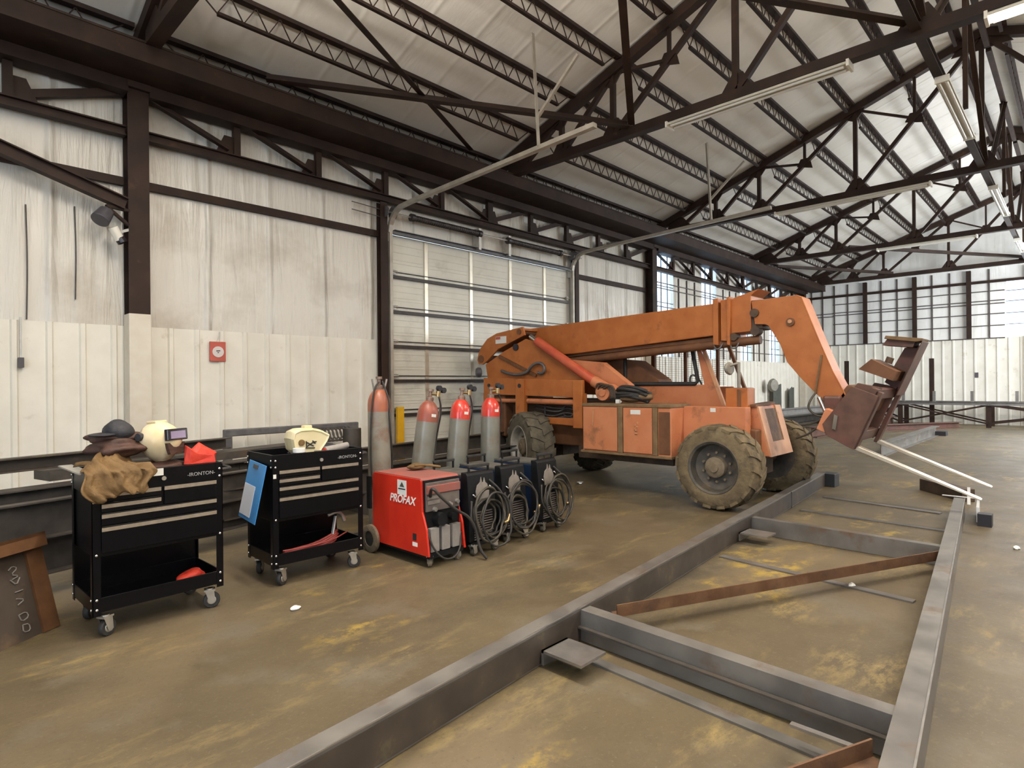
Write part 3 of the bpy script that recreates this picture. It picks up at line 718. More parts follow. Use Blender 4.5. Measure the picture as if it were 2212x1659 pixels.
helmet(t, M1 @ V((.435, .20, 1.185)), math.radians(28), math.radians(-4), .98, 'helmet_cream')
def ragmb():
    mb = MB(); M = M1 @ Matrix.Translation((.655, .07, 1.0))
    a = [(-.105, .02), (-.108, .155), (-.055, .12), (-.02, .165), (.045, .135), (.10, .085), (.085, .02)]
    rows = []
    for y, k, dx in ((-.055, .80, .0), (-.03, .95, -.01), (.0, 1.0, 0), (.03, .9, .012), (.06, .78, .02)):
        rows.append([mb.bm.verts.new(M @ V((p[0]*k+dx+.012*math.sin(9*i+y*40), y+.01*math.sin(5*i), .015+(p[1]-.015)*k))) for i, p in enumerate(a)])
    for r0, r1 in zip(rows, rows[1:]):
        for i in range(len(a)): mb.bm.faces.new((r0[i], r0[(i+1) % len(a)], r1[(i+1) % len(a)], r1[i]))
    mb.bm.faces.new(rows[0][::-1]); mb.bm.faces.new(rows[-1])
    return mb
solo(ragmb(), 'folded_rag', 'red_cloth', 'bright red stiff folded cloth on the right end of the left cart', 'cloth', bevel=.006)
solo(MB().box((.285, -.012, .972), (.395, -.008, 1.018), M1), 'paper_tag', 'paper', 'white paper tag on the front edge of the left cart', 'tag')
solo(MB().box((-.055, .03, 1.021), (.02, .60, 1.030), M1), 'steel_strip', 'galvanised', 'pale flat steel strip lying across the left end of the left cart', 'steel strip')
solo(MB().blob(M1 @ V((.62, .16, .215)), (.10, .07, .05), 20, 12, fold(14, .25)), 'shop_rag', 'red_cloth', 'dark red rag on the bottom shelf of the left cart', 'cloth', smooth=True)
# gear on the second cart
t = thing('clipboard', 'bright blue clipboard with white sheet hanging on the right cart', 'clipboard', tuple(M2 @ V((-.02, .25, .5))))
MC = M2 @ Matrix.Translation((-.105, .06, .49)) @ Matrix.Rotation(math.radians(10.5), 4, 'Y') @ Matrix.Rotation(math.radians(4), 4, 'X')
MB().box((-.004, .02, 0), (.002, .36, .455), MC).build('board', 'blue_plastic', t, bevel=.003)
MB().box((-.007, .14, .03), (-.0045, .35, .27), MC).build('sheet', 'paper_white', t)
MB().box((-.010, .16, .405), (-.004, .25, .435), MC).build('clip', 'grey_box', t)
t = thing('welding_helmet', 'ivory welding helmet turned face down on the right cart', 'welding helmet', tuple(M2 @ V((.40, .22, .97))))
MH = M2 @ Matrix.Translation((.36, .24, 1.085))
def hb():
    mb = MB(); prof = [(-.115, .085), (-.13, .03), (-.115, -.06), (-.06, -.115), (.09, -.125), (.185, .0), (.205, .045), (.13, .085), (.05, .105), (-.06, .105)]
    for s, w in ((-1, .075), (1, .075)): pass
    n = len(prof); rings = []
    for y, k, dz in ((-.085, .86, 0), (-.095, .93, 0), (-.06, 1.02, .004), (0, 1.06, .006), (.06, 1.02, .004), (.095, .93, 0), (.085, .86, 0)):
        rings.append([mb.bm.verts.new(MH @ V((p[0]*k, y, p[1]*k+dz))) for p in prof])
    for a, b in zip(rings, rings[1:]):
        for i in range(n): mb.bm.faces.new((a[i], a[(i+1)%n], b[(i+1)%n], b[i]))
    mb.bm.faces.new(rings[0][::-1]); mb.bm.faces.new(rings[-1]); return mb
hb().build('shell', 'helmet_ivory', t, bevel=.006)
MB().box((.00, -.03, .105), (.07, .04, .135), MH).build('top_vent', 'helmet_ivory', t, bevel=.008)
mb = MB()
for a, b in (((-.01, -.03), (.05, -.065)), ((-.01, -.065), (.05, -.03)), ((-.02, -.075), (.06, -.08)), ((-.015, -.02), (-.012, -.075)), ((.04, -.02), (.065, -.045)), ((.055, -.03), (.075, -.03))):
    mb.bar(MH @ V((a[0], -.0895, a[1]+.03)), MH @ V((b[0], -.0895, b[1]+.03)), .006, .008)
mb.build('painted_emblem', 'ink', t)
MB().cyl(MH @ V((-.055, -.08, .0)), MH @ V((-.055, -.096, .0)), .026).build('knob', 'leather_tan', t)
t = thing('tape_roll', 'white tape roll standing at the front of the right cart tray', 'tape', tuple(M2 @ V((.255, .09, .965))))
MB().lathe([(.030, 0), (.048, 0), (.048, .085), (.030, .085)], M2 @ V((.255, .09, .964)), (0, 0, 1), 24, True).build('roll', 'paper', t, smooth='auto')
MB().lathe([(.0485, .036), (.0495, .037), (.0495, .052), (.0485, .053)], M2 @ V((.255, .09, .964)), (0, 0, 1), 24).build('band', 'ink', t)
t = thing('angle_grinder', 'grey angle grinder with a red glowing tip on the right cart', 'grinder', tuple(M2 @ V((.62, .12, .965))))
MB().cyl(M2 @ V((.50, .13, 1.005)), M2 @ V((.72, .15, 1.035)), .034, .027).build('body', 'vent_grey', t, smooth='auto', bevel=.004)
MB().cyl(M2 @ V((.485, .12, 1.002)), M2 @ V((.50, .13, 1.005)), .022).build('tip_light', 'gas_red', t)
MB().cyl(M2 @ V((.47, .15, .985)), M2 @ V((.47, .15, 1.01)), .055, n=20).build('guard', 'dark_steel', t)
mb = MB()
for i in range(9): mb.tube([M2 @ V((.30+.02*i, .40, .985)), M2 @ V((.42+.018*i, .42, 1.0)), M2 @ V((.50+.014*i, .40, 1.14+.006*(i % 3)))], .007, 8, 1)
solo(mb, 'electrode_bundle', 'grey_tube', 'bundle of thin rods standing behind the ivory helmet', 'rods')
solo(MB().blob(M2 @ V((.63, .38, 1.0)), (.10, .06, .05), 20, 12, fold(21, .2)), 'work_glove', 'cap_black', 'black work glove at the back right of the right cart', 'glove', smooth=True)
mb = MB()
for i in range(9):
    h = .20+.012*(i % 4); y = .07+.02*(i//3)
    mb.tube([M2 @ V((.055+.012*i, y, .185+.006*i)), M2 @ V((.2, y-.01+.006*i, h-.005)), M2 @ V((.42, y+.02*(i % 3), h+.01)), M2 @ V((.58+.008*i, y+.03, h+.045+.006*i)), M2 @ V((.62, y+.14, h+.05))], .010, 7, 2)
mb.tube([M2 @ V((.09, .035, .265)), M2 @ V((.3, .02, .262)), M2 @ V((.52, .03, .275)), M2 @ V((.68, .1, .30))], .006, 6, 2)
solo(mb, 'air_hose', 'hose_red', 'dusty red hose coiled on the bottom shelf of the right cart', 'hose', smooth=True)
t = thing('pipe_wrench', 'steel clamp wrench resting on the red hose', 'wrench', tuple(M2 @ V((.58, .16, .26))))
MB().bar(M2 @ V((.555, .13, .26)), M2 @ V((.60, .15, .44)), .026, .016).build('handle', 'galvanised', t, bevel=.004)
MB().tube([M2 @ V((.53, .15, .455)), M2 @ V((.60, .15, .475)), M2 @ V((.66, .16, .45)), M2 @ V((.69, .16, .38))], .016, 8, 2).build('jaw', 'galvanised', t, smooth=True)

# ------------------------------------------------------------------ red welder
t = thing('welding_machine', 'big red welding machine with white lettering on its side', 'welder', (3.10, 3.96, 0), None, True, 0.)
RW = .42
side = [(.0, .105), (.03, .33), (.085, .47), (.095, .735), (.12, .745), (.80, .745), (.83, .72), (.83, .13), (.70, .105)]
for x, n in ((0, 'side_panel'), (RW-.02, 'side_panel')):
    MB().prism(side, 'x', x, x+.02).build(n, 'welder_red', t, bevel=.004)
MB().box((.02, .07, .12), (RW-.02, .82, .735)).build('body', 'welder_dark', t)
MB().prism([(.095, .735), (.11, .752), (.80, .752), (.83, .73), (.82, .72), (.10, .72)], 'x', .004, RW-.004).build('top_cover', 'welder_top', t)
MB().box((.025, .055, .47), (RW-.025, .075, .715)).build('control_panel', 'welder_face', t, bevel=.003)
MB().box((.025, .04, .62), (RW-.025, .06, .69)).build('visor', 'welder_top', t, bevel=.004)
MB().box((.035, .05, .575), (.15, .058, .60)).box((.04, .05, .53), (.17, .058, .56)).build('meter_label', 'knob_plate', t)
for x, z in ((.28, .505), (.36, .52), (.11, .485)): MB().cyl((x, .055, z), (x, .03, z), .022, .018, n=18).build('dial', 'zinc', t, smooth='auto')
MB().cyl((.15, .07, .40), (.15, -.01, .40), .055, n=20).build('gun_socket', 'welder_dark', t, smooth='auto'); MB().cyl((.30, .07, .395), (.30, .01, .395), .035, n=16).build('cable_socket', 'welder_dark', t, smooth='auto')
for x in (.045, .165, .285): MB().box((x, .02, .13), (x+.09, .07, .33)).build('vent_plate', 'vent_grey', t, bevel=.003)
MB().box((.02, .015, .08), (RW-.02, .80, .125)).build('base_frame', 'welder_dark', t)
MB().box((.02, .75, .06), (RW-.02, 1.25, .09)).build('cylinder_tray', 'welder_dark', t)
MB().box((-.0015, .30, .585), (.001, .435, .715)).build('sticker', 'paper', t)
MB().prism([(.33, .655), (.40, .655), (.365, .70)], 'x', -.003, -.0008).build('sticker_mark', 'sheet_green', t)
MB().box((-.003, .315, .632), (-.0008, .42, .642)).build('sticker_band', 'ink', t)
text('lettering', 'PROFAX', .098, 'letter_white', t, (-.0025, .365, .545), (math.pi/2, 0, -math.pi/2), .25, .001, .002)
MB().box((-.0012, .165, .215), (.001, .215, .275)).build('side_slot', 'ink', t); MB().box((-.0015, .15, .165), (.001, .22, .20)).build('warning_label', 'letter_white', t)
for y, z in ((.80, .65),): 
    MB().box((-.02, .84, .40), (.0, .90, .70)).build('rear_panel', 'welder_dark', t)
for x in (-.045, RW+.01):
    w = MB().lathe([(.07, 0), (.115, 0), (.128, .008), (.128, .034), (.115, .042), (.07, .042)], (x, .83, .128), (1, 0, 0), 30, True).build('rear_wheel', 'hub_mud', t, smooth='auto')
    MB().lathe([(.012, -.004), (.03, -.002), (.075, .006), (.075, .036), (.03, .044), (.012, .046)], (x, .83, .128), (1, 0, 0), 24).build('hub', 'rubber', w, smooth='auto')
for x, a in ((.06, .9), (RW-.06, .3)): caster(t, x, .06, .040, a, 'hub_mud')
MB().tube([(.06, .045, .60), (.02, -.02, .70), (.10, -.05, .60), (.25, -.07, .47), (.38, -.08, .40), (.45, -.10, .28), (.47, -.12, .10), (.52, -.16, .016)], .013, 8, 2).build('power_cable', 'cable', t, smooth=True)
MB().tube([(.02, .04, .33), (.04, .0, .18), (.14, -.03, .06), (.27, -.03, .055), (.36, .0, .13), (.38, .03, .25)], .009, 8, 2).build('lead_loop', 'cable', t, smooth=True)
mb = MB().blob((3.42, 4.52, .785), (.10, .075, .028), 20, 12, fold(31, .22))
mb.tube([(3.35, 4.48, .80), (3.47, 4.45, .80), (3.58, 4.38, .775)], .012, 8, 1)
solo(mb, 'leather_glove', 'leather_tan', 'tan glove and brush lying on top of the red machine', 'glove', smooth=True)

# ------------------------------------------------------------------ three blue welders
def ring(cx, y, cz, rx, rz, r, n=18, tilt=0., ph=0., wob=.0):
    return [(cx+rx*math.cos(2*math.pi*k/n+ph)+wob*math.sin(5*k), y+tilt*math.sin(2*math.pi*k/n+ph)+wob*math.cos(3*k), cz+rz*math.sin(2*math.pi*k/n+ph)) for k in range(n)]
def blue_welder(loc, rz, label, seed):
    t = thing('welding_machine', label, 'welder', loc, 'blue welders with coiled cables', True, rz)
    w, dp, h = .32, .66, .70
    MB().box((.0, .09, .12), (w, dp, h)).build('case', 'welder_blue', t, bevel=.012)
    MB().prism([(.0, .12), (.0, .40), (.03, .72), (.05, .745), (.12, .745), (.12, .12)], 'x', -.006, w+.006).build('front_shroud', 'welder_dark', t, bevel=.008)
    MB().box((.01, .08, .70), (w-.01, dp, .722)).build('top_cover', 'dust_grey', t, bevel=.004)
    MF = Matrix.Translation((0, .0, .40)) @ Matrix.Rotation(math.radians(-6), 4, 'X')
    p = [(.085, .08), (.235, .08), (.245, .17), (.225, .23), (.205, .245), (.195, .29), (.18, .245), (.165, .245), (.155, .30), (.14, .25), (.10, .225), (.08, .17)]
    mb = MB().prism(p, 'y', -.012, .004); mb.bm.transform(MF); mb.build('dial_plate', 'knob_plate', t, bevel=.003)
    for x, z in ((.055, .13), (.268, .19)): 
        MB().tube([MF @ V((x-.015, -.006, z+.02)), MF @ V((x, -.02, z)), MF @ V((x+.02, -.006, z-.01))], .008, 8, 1).build('latch', 'chrome', t, smooth=True)
    mb = MB()
    for k in range(9): mb.box((.06, -.014, -.02-.022*k), (w-.06, -.002, -.010-.022*k), MF)
    mb.build('louvres', 'welder_face', t)
    mb = MB()
    for k in range(8): mb.box((.05, -.006, .135+.022*k), (w-.05, .03, .145+.022*k))
    mb.build('lower_grille', 'vent_grey', t)
    for x in (.04, w-.04): MB().cyl((x, .06, .70), (x, .06, .80), .011, n=8).build('handle_post', 'welder_dark', t); MB().cyl((x, dp-.1, .70), (x, dp-.1, .80), .011, n=8).build('handle_post', 'welder_dark', t)
    for y in (.06, dp-.1): MB().bar((.03, y, .80), (w-.03, y, .80), .03, .025).build('handle_grip', 'rubber', t, bevel=.005)
    MB().box((.01, -.02, .085), (w-.01, dp+.42, .12)).build('running_gear', 'welder_dark', t, bevel=.004)
    for x, a in ((.03, .2), (w-.03, -.2)): caster(t, x, .0, .038, a, 'cable_tan')
    for x in (-.03, w): MB().lathe([(.02, 0), (.095, 0), (.10, .006), (.10, .024), (.095, .03), (.02, .03)], (x, dp+.28, .10), (1, 0, 0), 24).build('rear_wheel', 'rubber', t, smooth='auto')
    r = random.Random(seed)
    for k in range(6):
        rx, rz_ = (.11+r.uniform(0, .06), .13+r.uniform(0, .06)) if k < 3 else (.17+r.uniform(0, .05), .22+r.uniform(0, .03))
        MB().tube(ring(w*.52+r.uniform(-.05, .06), -.045-.022*k, (.33 if k < 3 else .36)+r.uniform(-.04, .03), rx, rz_, .01, 18, .025, r.uniform(0, 6), .012), .0105, 7, 1, True).build('cable_loop', 'cable' if k % 2 else 'cable_tan', t, smooth=True)
    MB().tube([(w*.8, .02, .66), (w+.03, -.05, .55), (w+.10, -.08, .36), (w+.02, -.10, .20), (.06, -.11, .17), (-.05, -.06, .30), (.0, -.02, .5)], .011, 8, 2).build('torch_lead', 'cable', t, smooth=True)
    MB().tube([(w+.10, -.09, .33), (w+.065, -.10, .27), (w+.01, -.10, .265)], .016, 8, 1).build('torch_nozzle', 'brass', t, smooth=True)
    return t
blue_welder((3.60, 3.99, 0), 0., 'blue welder hung with cables, right beside the red machine', 41)
blue_welder((4.11, 4.07, 0), 0., 'blue welder hung with cables, middle one of three', 42)
blue_welder((4.67, 4.09, 0), .05, 'blue welder hung with cables, farthest from the red machine', 43)

# ------------------------------------------------------------------ gas cylinders
def gas(loc, lean, h, body, shoulder, label, kind, rz=0.):
    t = thing('gas_cylinder', label, 'gas cylinder', loc, 'welding gas cylinders'); r = .112
    Mx = Matrix.Translation(loc) @ Matrix.Rotation(lean[0], 4, 'Y') @ Matrix.Rotation(lean[1], 4, 'X') @ Matrix.Rotation(rz, 4, 'Z')
    def P(*p): return Mx @ V(p)
    ax = P(0, 0, 1)-P(0, 0, 0)
    MB().lathe([(r*.85, 0), (r, .02), (r, h-.16)], P(0, 0, 0), ax, 32).build('body', body, t, smooth='auto')
    MB().lathe([(r+.0006, h-.22), (r+.0006, h-.15), (r*.96, h-.105), (r*.82, h-.06), (r*.6, h-.025), (r*.42, h-.005), (.03, h)], P(0, 0, 0), ax, 32).build('shoulder', shoulder, t, smooth='auto')
    MB().lathe([(.040, h-.015), (.042, h+.03), (.034, h+.04), (.018, h+.045), (.018, h+.10), (.012, h+.105)], P(0, 0, 0), ax, 20).build('neck', 'neck_steel', t, smooth='auto')
    MB().cyl(P(0, 0, h+.10), P(0, 0, h+.125), .032, n=16).build('valve_wheel', 'neck_steel', t)
    if kind:
        g = MB().cyl(P(0, 0, h+.075), P(.09, -.03, h+.08), .014).cyl(P(.08, -.03, h+.055), P(.08, -.03, h+.115), .024)
        g.build('regulator', 'brass', t, smooth='auto')
        for x, z in ((.085, .145), (.145, .13)):
            o = MB().cyl(P(x, -.012, h+z), P(x, -.05, h+z), .030, n=20).cyl(P(x, -.03, h+z), P(.08, -.03, h+.09), .008).build('gauge', 'cap_black', t, smooth='auto')
        if kind != 2: MB().tube([P(.10, -.03, h+.06), P(.15, -.01, h-.02), P(.175, .02, h-.12), P(.17, .05, h-.45), P(.165, .05, h-.72), P(.10, .06, h-.82)], .012, 8, 2).build('flow_tube', 'vent_grey', t, smooth=True)
        MB().tube([P(.07, -.06, h+.05), P(.14, -.05, h-.08), P(.135, -.02, h-.35), P(.10, -.06, h-.62), P(.02, -.14, h-.80)], .0085, 8, 2).build('hose', 'rubber', t, smooth=True)
        MB().box((-.035, -.113, h-.165), (.02, -.104, h-.135), Mx).box((-.02, -.10, h-.12), (.03, -.088, h-.10), Mx).build('label', 'paper', t)
    else:
        MB().tube([P(-.02, -.03, h+.07), P(-.09, -.06, h+.02), P(-.125, -.05, h-.2), P(-.128, -.03, h-.7), P(-.10, -.05, h-1.05)], .0085, 8, 2).build('hose', 'rubber', t, smooth=True)
        MB().tube([P(.02, -.03, h+.08), P(.03, -.14, h-.12), P(.02, -.132, h-.25), P(.075, -.10, h-.52), P(.122, -.04, h-.80), P(.12, -.03, h-1.05)], .0085, 8, 2).build('hose', 'rubber', t, smooth=True)
        for s in (-1, 1): MB().cyl(P(s*.055, .0, h-.03), P(s*.085, -.01, h+.10), .010, n=8).build('cart_handle', 'galvanised', t)
    return t
gas((3.36, 5.06, .091), (.0, .0), 1.42, 'gas_grey_worn', 'gas_orange', 'tall gas cylinder with orange band, behind the red machine', 0)
gas((3.77, 5.03, .121), (.13, .035), 1.27, 'gas_grey', 'gas_rust', 'leaning gas cylinder with rusty shoulder and white label', 1)
gas((4.28, 5.04, .121), (.10, .02), 1.27, 'gas_grey', 'gas_red', 'leaning gas cylinder with glossy red shoulder, behind the middle blue welder', 1)
gas((4.86, 5.05, .121), (.03, .0), 1.27, 'gas_grey', 'gas_red', 'upright gas cylinder with red shoulder, nearest the rear wheel', 2)

# ------------------------------------------------------------------ steel stored behind the carts
def stock(a, b, kind, w, h, label, m='dark_steel', up=(0, 0, 1), t_=.012):
    mb = MB()
    if kind == 'c': mb.chan(a, b, w, h, t_, up)
    elif kind == 'i': mb.ibeam(a, b, w, h, t_, up)
    elif kind == 'b': mb.bar(a, b, w, h, up)
    elif kind == 't':
        mb.bar(a, b, w, h, up)
    return solo(mb, 'steel_beam' if kind in 'ic' else 'steel_bar', m, label, 'steel', 'steel stock stored along the wall')
stock((-1.6, 4.98, .44), (3.0, 6.22, .44), 'c', .09, .28, 'long steel channel in front of the pile, behind the left cart', up=(0, 0, 1))
stock((-1.6, 5.02, .165), (3.0, 6.26, .165), 'c', .10, .27, 'dark channel on the floor under the front of the pile, behind the left cart')  # added to darken the shaded gap between floor and pile
stock((-1.6, 5.55, .62), (3.2, 6.75, .62), 'i', .20, .26, 'heavy beam lying behind the front channel of the pile', 'dark_steel')
stock((-1.6, 5.95, .84), (2.6, 6.98, .86), 'c', .10, .12, 'channel laid along the top rear of the pile at left', 'web_rust')
stock((.9, 6.55, .79), (3.6, 7.2, .79), 'b', .3, .08, 'flat steel slab between the two carts', 'dark_steel')
stock((2.2, 6.1, .40), (8.6, 7.0, .40), 'i', .22, .30, 'long beam on the floor behind the gas cylinders', 'dark_steel')
stock((2.6, 6.6, .52), (8.9, 7.45, .52), 'c', .10, .22, 'channel running behind the gas cylinders towards the lift', 'dark_steel')
for i, (x, y) in enumerate(((-.9, 5.6), (1.6, 6.25))):
    solo(MB().bar((x, y-.55, .215), (x+.25, y+.75, .215), .14, .43), 'timber_block', 'wood_block', ['timber support under the pile at the left edge', 'timber support under the pile behind the carts'][i], 'timber', 'timber supports')
for i, (x, y) in enumerate(((4.0, 6.6), (7.6, 7.05))):
    solo(MB().bar((x, y-.45, .125), (x-.05, y+.55, .125), .14, .24), 'timber_block', 'wood_block', ['timber support under the beams behind the gas cylinders', 'timber support under the beams behind the lift wheel'][i], 'timber', 'timber supports')
t = thing('tube_frame', 'bent grey tube frame standing against the wall behind the right cart', 'frame', (3.9, 7.85, 0))
MB().bar((2.95, 7.85, 0), (2.95, 7.85, .93), .10, .07, (0, 1, 0)).build('leg', 'grey_tube', t, bevel=.008)
MB().bar((4.78, 7.85, 0), (4.78, 7.85, .93), .10, .07, (0, 1, 0)).build('leg', 'grey_tube', t, bevel=.008)
MB().bar((2.90, 7.85, .96), (4.83, 7.85, .96), .07, .09).build('crossbar', 'grey_tube', t, bevel=.012)
mb = MB()
for k in range(9): mb.tube(ring(4.12+.06*k, 7.78, .86, .10, .10, .01, 14, .05), .012, 6, 1, True)
solo(mb, 'cable_coil', 'dark_steel', 'dark coil hanging on the grey tube frame', 'coil', smooth=True)
t = thing('sheet_roll', 'upright dark roll of mesh beside the bent tube frame', 'roll', (4.6, 7.66, 0))
MB().cyl((4.62, 7.66, 0), (4.62, 7.66, .93), .13, n=20).build('roll', 'dark_steel', t, smooth='auto')
# rusty framed plate leaning at the left edge
t = thing('rusty_panel', 'rusty framed steel panel with chalk marks leaning at the left edge', 'steel panel', (.45, 4.75, 0))
th = math.radians(15); MPn = Matrix(((-.815, .578*math.cos(th), -.578*math.sin(th), .741), (-.578, -.815*math.cos(th), .815*math.sin(th), 4.836), (0, math.sin(th), math.cos(th), 0), (0, 0, 0, 1)))
MB().box((.0, -.012, 0), (1.1, .0, .62), MPn).build('plate', 'rust_plate', t)
MB().box((.0, .0, 0), (.11, .02, .62), MPn).build('side_strip', 'rust_edge', t)
MB().box((.0, -.02, .60), (1.1, .07, .62), MPn).box((0, .06, .53), (1.1, .07, .62), MPn).build('top_angle', 'rust_edge', t)
for z, pts in ((.42, [(-.03, .02), (.0, .04), (.03, .02), (-.02, -.01), (.03, -.03), (-.02, -.04)]), (.36, [(-.03, .02), (0, -.02), (.03, .02)]), (.27, [(-.02, .03), (.03, .03)]), (.24, [(-.02, .02), (.03, .0), (-.02, -.02)]), (.14, [(-.03, .02), (.02, .025), (.03, -.01), (-.02, -.025), (-.03, .02)]), (.07, [(-.02, .025), (.02, .02), (.02, -.025), (-.025, -.02), (-.02, .025)])):
    MB().tube([MPn @ V((.20-p[0], .004, z+p[1])) for p in pts], .004, 5, 1).build('chalk_mark', 'chalk', t)

# wall fittings
t = thing('fire_alarm_sign', 'red square plate with a white disc on the left wall', 'sign', (2.985, 8.25, 1.89))
MB().box((2.885, 8.235, 1.885), (3.085, 8.262, 2.145)).build('plate', 'sign_red', t, bevel=.006)
MB().cyl((2.985, 8.24, 2.01), (2.985, 8.226, 2.01), .072, n=28).build('disc', 'sign_white', t)
MB().bar((2.96, 8.225, 2.02), (3.01, 8.225, 2.025), .004, .012).bar((2.975, 8.225, 2.0), (2.995, 8.225, 2.0), .004, .010).build('disc_marks', 'ink', t)
MB().cyl((2.98, 8.25, 2.14), (3.01, 8.255, 2.27), .006, n=8).build('conduit', 'galvanised', t)
t = thing('switch_box', 'small dark switch box with conduit on the left wall', 'switch', (.965, 8.25, 1.77))
MB().box((.94, 8.215, 1.775), (.99, 8.262, 1.885)).build('box', 'grey_box', t, bevel=.004)
MB().cyl((.965, 8.25, 1.88), (.965, 8.262, 2.32), .007, n=8).build('conduit', 'galvanised', t)
t = thing('flood_lamp', 'round grey lamp clamped beside the left column', 'lamp', (1.70, 7.95, 3.3))
MB().cyl((1.70, 7.97, 3.55), (1.62, 7.91, 3.42), .075, .095, n=24).build('housing', 'grey_box', t, smooth='auto', bevel=.008)
MB().bar((1.70, 8.0, 3.62), (1.94, 8.06, 3.62), .05, .03).bar((1.72, 8.0, 3.60), (1.93, 8.05, 3.45), .04, .03).build('bracket', 'beam_paint', t)
t = thing('wall_camera', 'small chrome and white camera below the round lamp', 'camera', (1.80, 7.99, 3.25))
MB().cyl((1.76, 7.97, 3.38), (1.83, 7.99, 3.25), .05, n=18).build('body', 'white_enamel', t, smooth='auto')
MB().cyl((1.83, 7.99, 3.27), (1.86, 7.985, 3.22), .055, n=18).build('hood', 'lens_dark', t, smooth='auto')
MB().bar((1.80, 8.0, 3.33), (1.94, 8.06, 3.40), .03, .03).build('arm', 'galvanised', t)
for i, (x, z0, z1, l) in enumerate(((1.455, 2.56, 3.62, 'dark cord hanging down the foil wall left of the column'), (1.02, 2.30, 3.55, 'dark cord hanging down the wall above the small switch box'))):
    solo(MB().tube([(x, 8.275, z1), (x+.012, 8.275, (z0+z1)/2), (x, 8.275, z0)], .007, 6, 2), 'hanging_cord', 'dark_steel', l, 'cord', 'cords on the left wall')
solo(MB().bar((5.80, 8.13, 0), (5.80, 8.13, 1.19), .13, .05, (0, 1, 0)), 'guard_post', 'yellow_paint', 'yellow guard post at the left edge of the roll-up door', 'post')
for i, (x, z) in enumerate(((4.98, 4.42), (4.98, 4.30))):
    solo(MB().cyl((x, 8.2, z), (5.52, 8.2, z-.02), .008, n=8), 'rod', 'grey_tube', ['upper thin rod sticking out left of the door post', 'lower thin rod sticking out left of the door post'][i], 'rod')
# ------------------------------------------------------------------ orange telescopic forklift, nose towards -y
T = thing('telescopic_forklift', 'weathered orange telescopic forklift with its boom raised over the shop floor', 'forklift', (7.88, 4.9, 0))
def wheel(c, r, w, tyre_m, rim_m, yaw, near, rimr, name='wheel'):
    M = Matrix.Translation(c) @ Matrix.Rotation(yaw, 4, 'Z')
    s = -1 if near else 1                      # outer face looks to -x when near
    def P(x, y, z): return M @ V((x*s, y, z))
    o, ax = P(0, 0, 0), P(1, 0, 0)-P(0, 0, 0)
    tb = MB().lathe([(rimr, -w*.5), (rimr+.03, -w*.5-.004), (r*.86, -w*.5), (r*.95, -w*.42), (r*.965, -w*.25), (r*.965, w*.25), (r*.95, w*.42), (r*.86, w*.5), (rimr+.03, w*.5+.004), (rimr, w*.5)], o, ax, 48, True)
    n = 17
    for k in range(n):
        for side in (-1, 1):
            a = 2*math.pi*(k+(.5 if side > 0 else 0))/n; pts = []
            for (xx, da, wd) in ((.0*side, .0, .085), (side*w*.26, .11, .095), (side*w*.50, .20, .11)):
                pts.append((xx, a+da, wd))
            for (x0, a0, w0), (x1, a1, w1) in zip(pts, pts[1:]):
                vs = []
                for rr in (r*.93, r):
                    for xx, aa, ww in ((x0, a0, w0), (x1, a1, w1)):
                        rr2 = rr if abs(xx) < w*.45 else rr*.955
                        for q in (-1, 1):
                            an = aa+q*ww*.5/r
                            vs.append(tb.bm.verts.new(P(xx, math.sin(an)*rr2, math.cos(an)*rr2)))
                for f in ((0,1,3,2), (4,6,7,5), (0,4,5,1), (2,3,7,6), (0,2,6,4), (1,5,7,3)): tb.bm.faces.new([vs[i] for i in f])
    t = tb.build('tyre', tyre_m, T, smooth='auto')
    MB().lathe([(rimr+.012, w*.5-.004), (rimr, w*.5+.006), (rimr-.025, w*.5-.01), (rimr-.045, w*.22), (rimr*.62, w*.16), (rimr*.45, w*.16), (.03, w*.17), (.01, -w*.3), (rimr*.8, -w*.5), (rimr+.01, -w*.5)], o, ax, 40, True).build('rim', rim_m, t, smooth='auto')
    mb = MB().lathe([(.13, w*.15), (.125, w*.36), (.10, w*.40), (.06, w*.41), (.055, w*.46), (.01, w*.47)], o, ax, 24)
    for k in range(10):
        a = 2*math.pi*k/10; p, q = P(w*.15, math.sin(a)*rimr*.56, math.cos(a)*rimr*.56), P(w*.24, math.sin(a)*rimr*.56, math.cos(a)*rimr*.56); mb.cyl(p, q, .016, n=8)
    mb.build('hub', 'hub_mud', t, smooth='auto')
wheel((7.02, 3.22, .518), .518, .40, 'mud_tyre', 'rim_dark', .0, True, .315)
wheel((8.72, 3.16, .518), .518, .40, 'mud_tyre', 'rim_dark', .0, False, .315)
wheel((7.03, 6.36, .555), .555, .40, 'rear_tyre', 'rim_white', -.42, True, .33)
wheel((8.72, 6.36, .555), .555, .40, 'rear_tyre', 'rim_white', -.42, False, .33)
def P_(name, m, pts, x0, x1, par=None, bevel=.004): return MB().prism(pts, 'x', x0, x1).build(name, m, par or T, bevel=bevel)
def B_(name, m, lo, hi, par=None, bevel=.006): return MB().box(lo, hi).build(name, m, par or T, bevel=bevel)
# axles, chassis
B_('chassis', 'lift_brown', (7.36, 2.9, .58), (8.40, 7.35, .96), bevel=.02)
MB().cyl((7.1, 3.2, .518), (8.6, 3.2, .518), .10, n=16).box((7.6, 3.0, .35), (8.15, 3.45, .72)).build('front_axle', 'lift_dark', T)
MB().cyl((7.15, 6.36, .555), (8.6, 6.36, .555), .10, n=16).box((7.6, 6.15, .38), (8.15, 6.6, .76)).build('rear_axle', 'lift_dark', T)
B_('belly_plate', 'lift_dark', (7.3, 4.0, .42), (8.45, 5.6, .60))
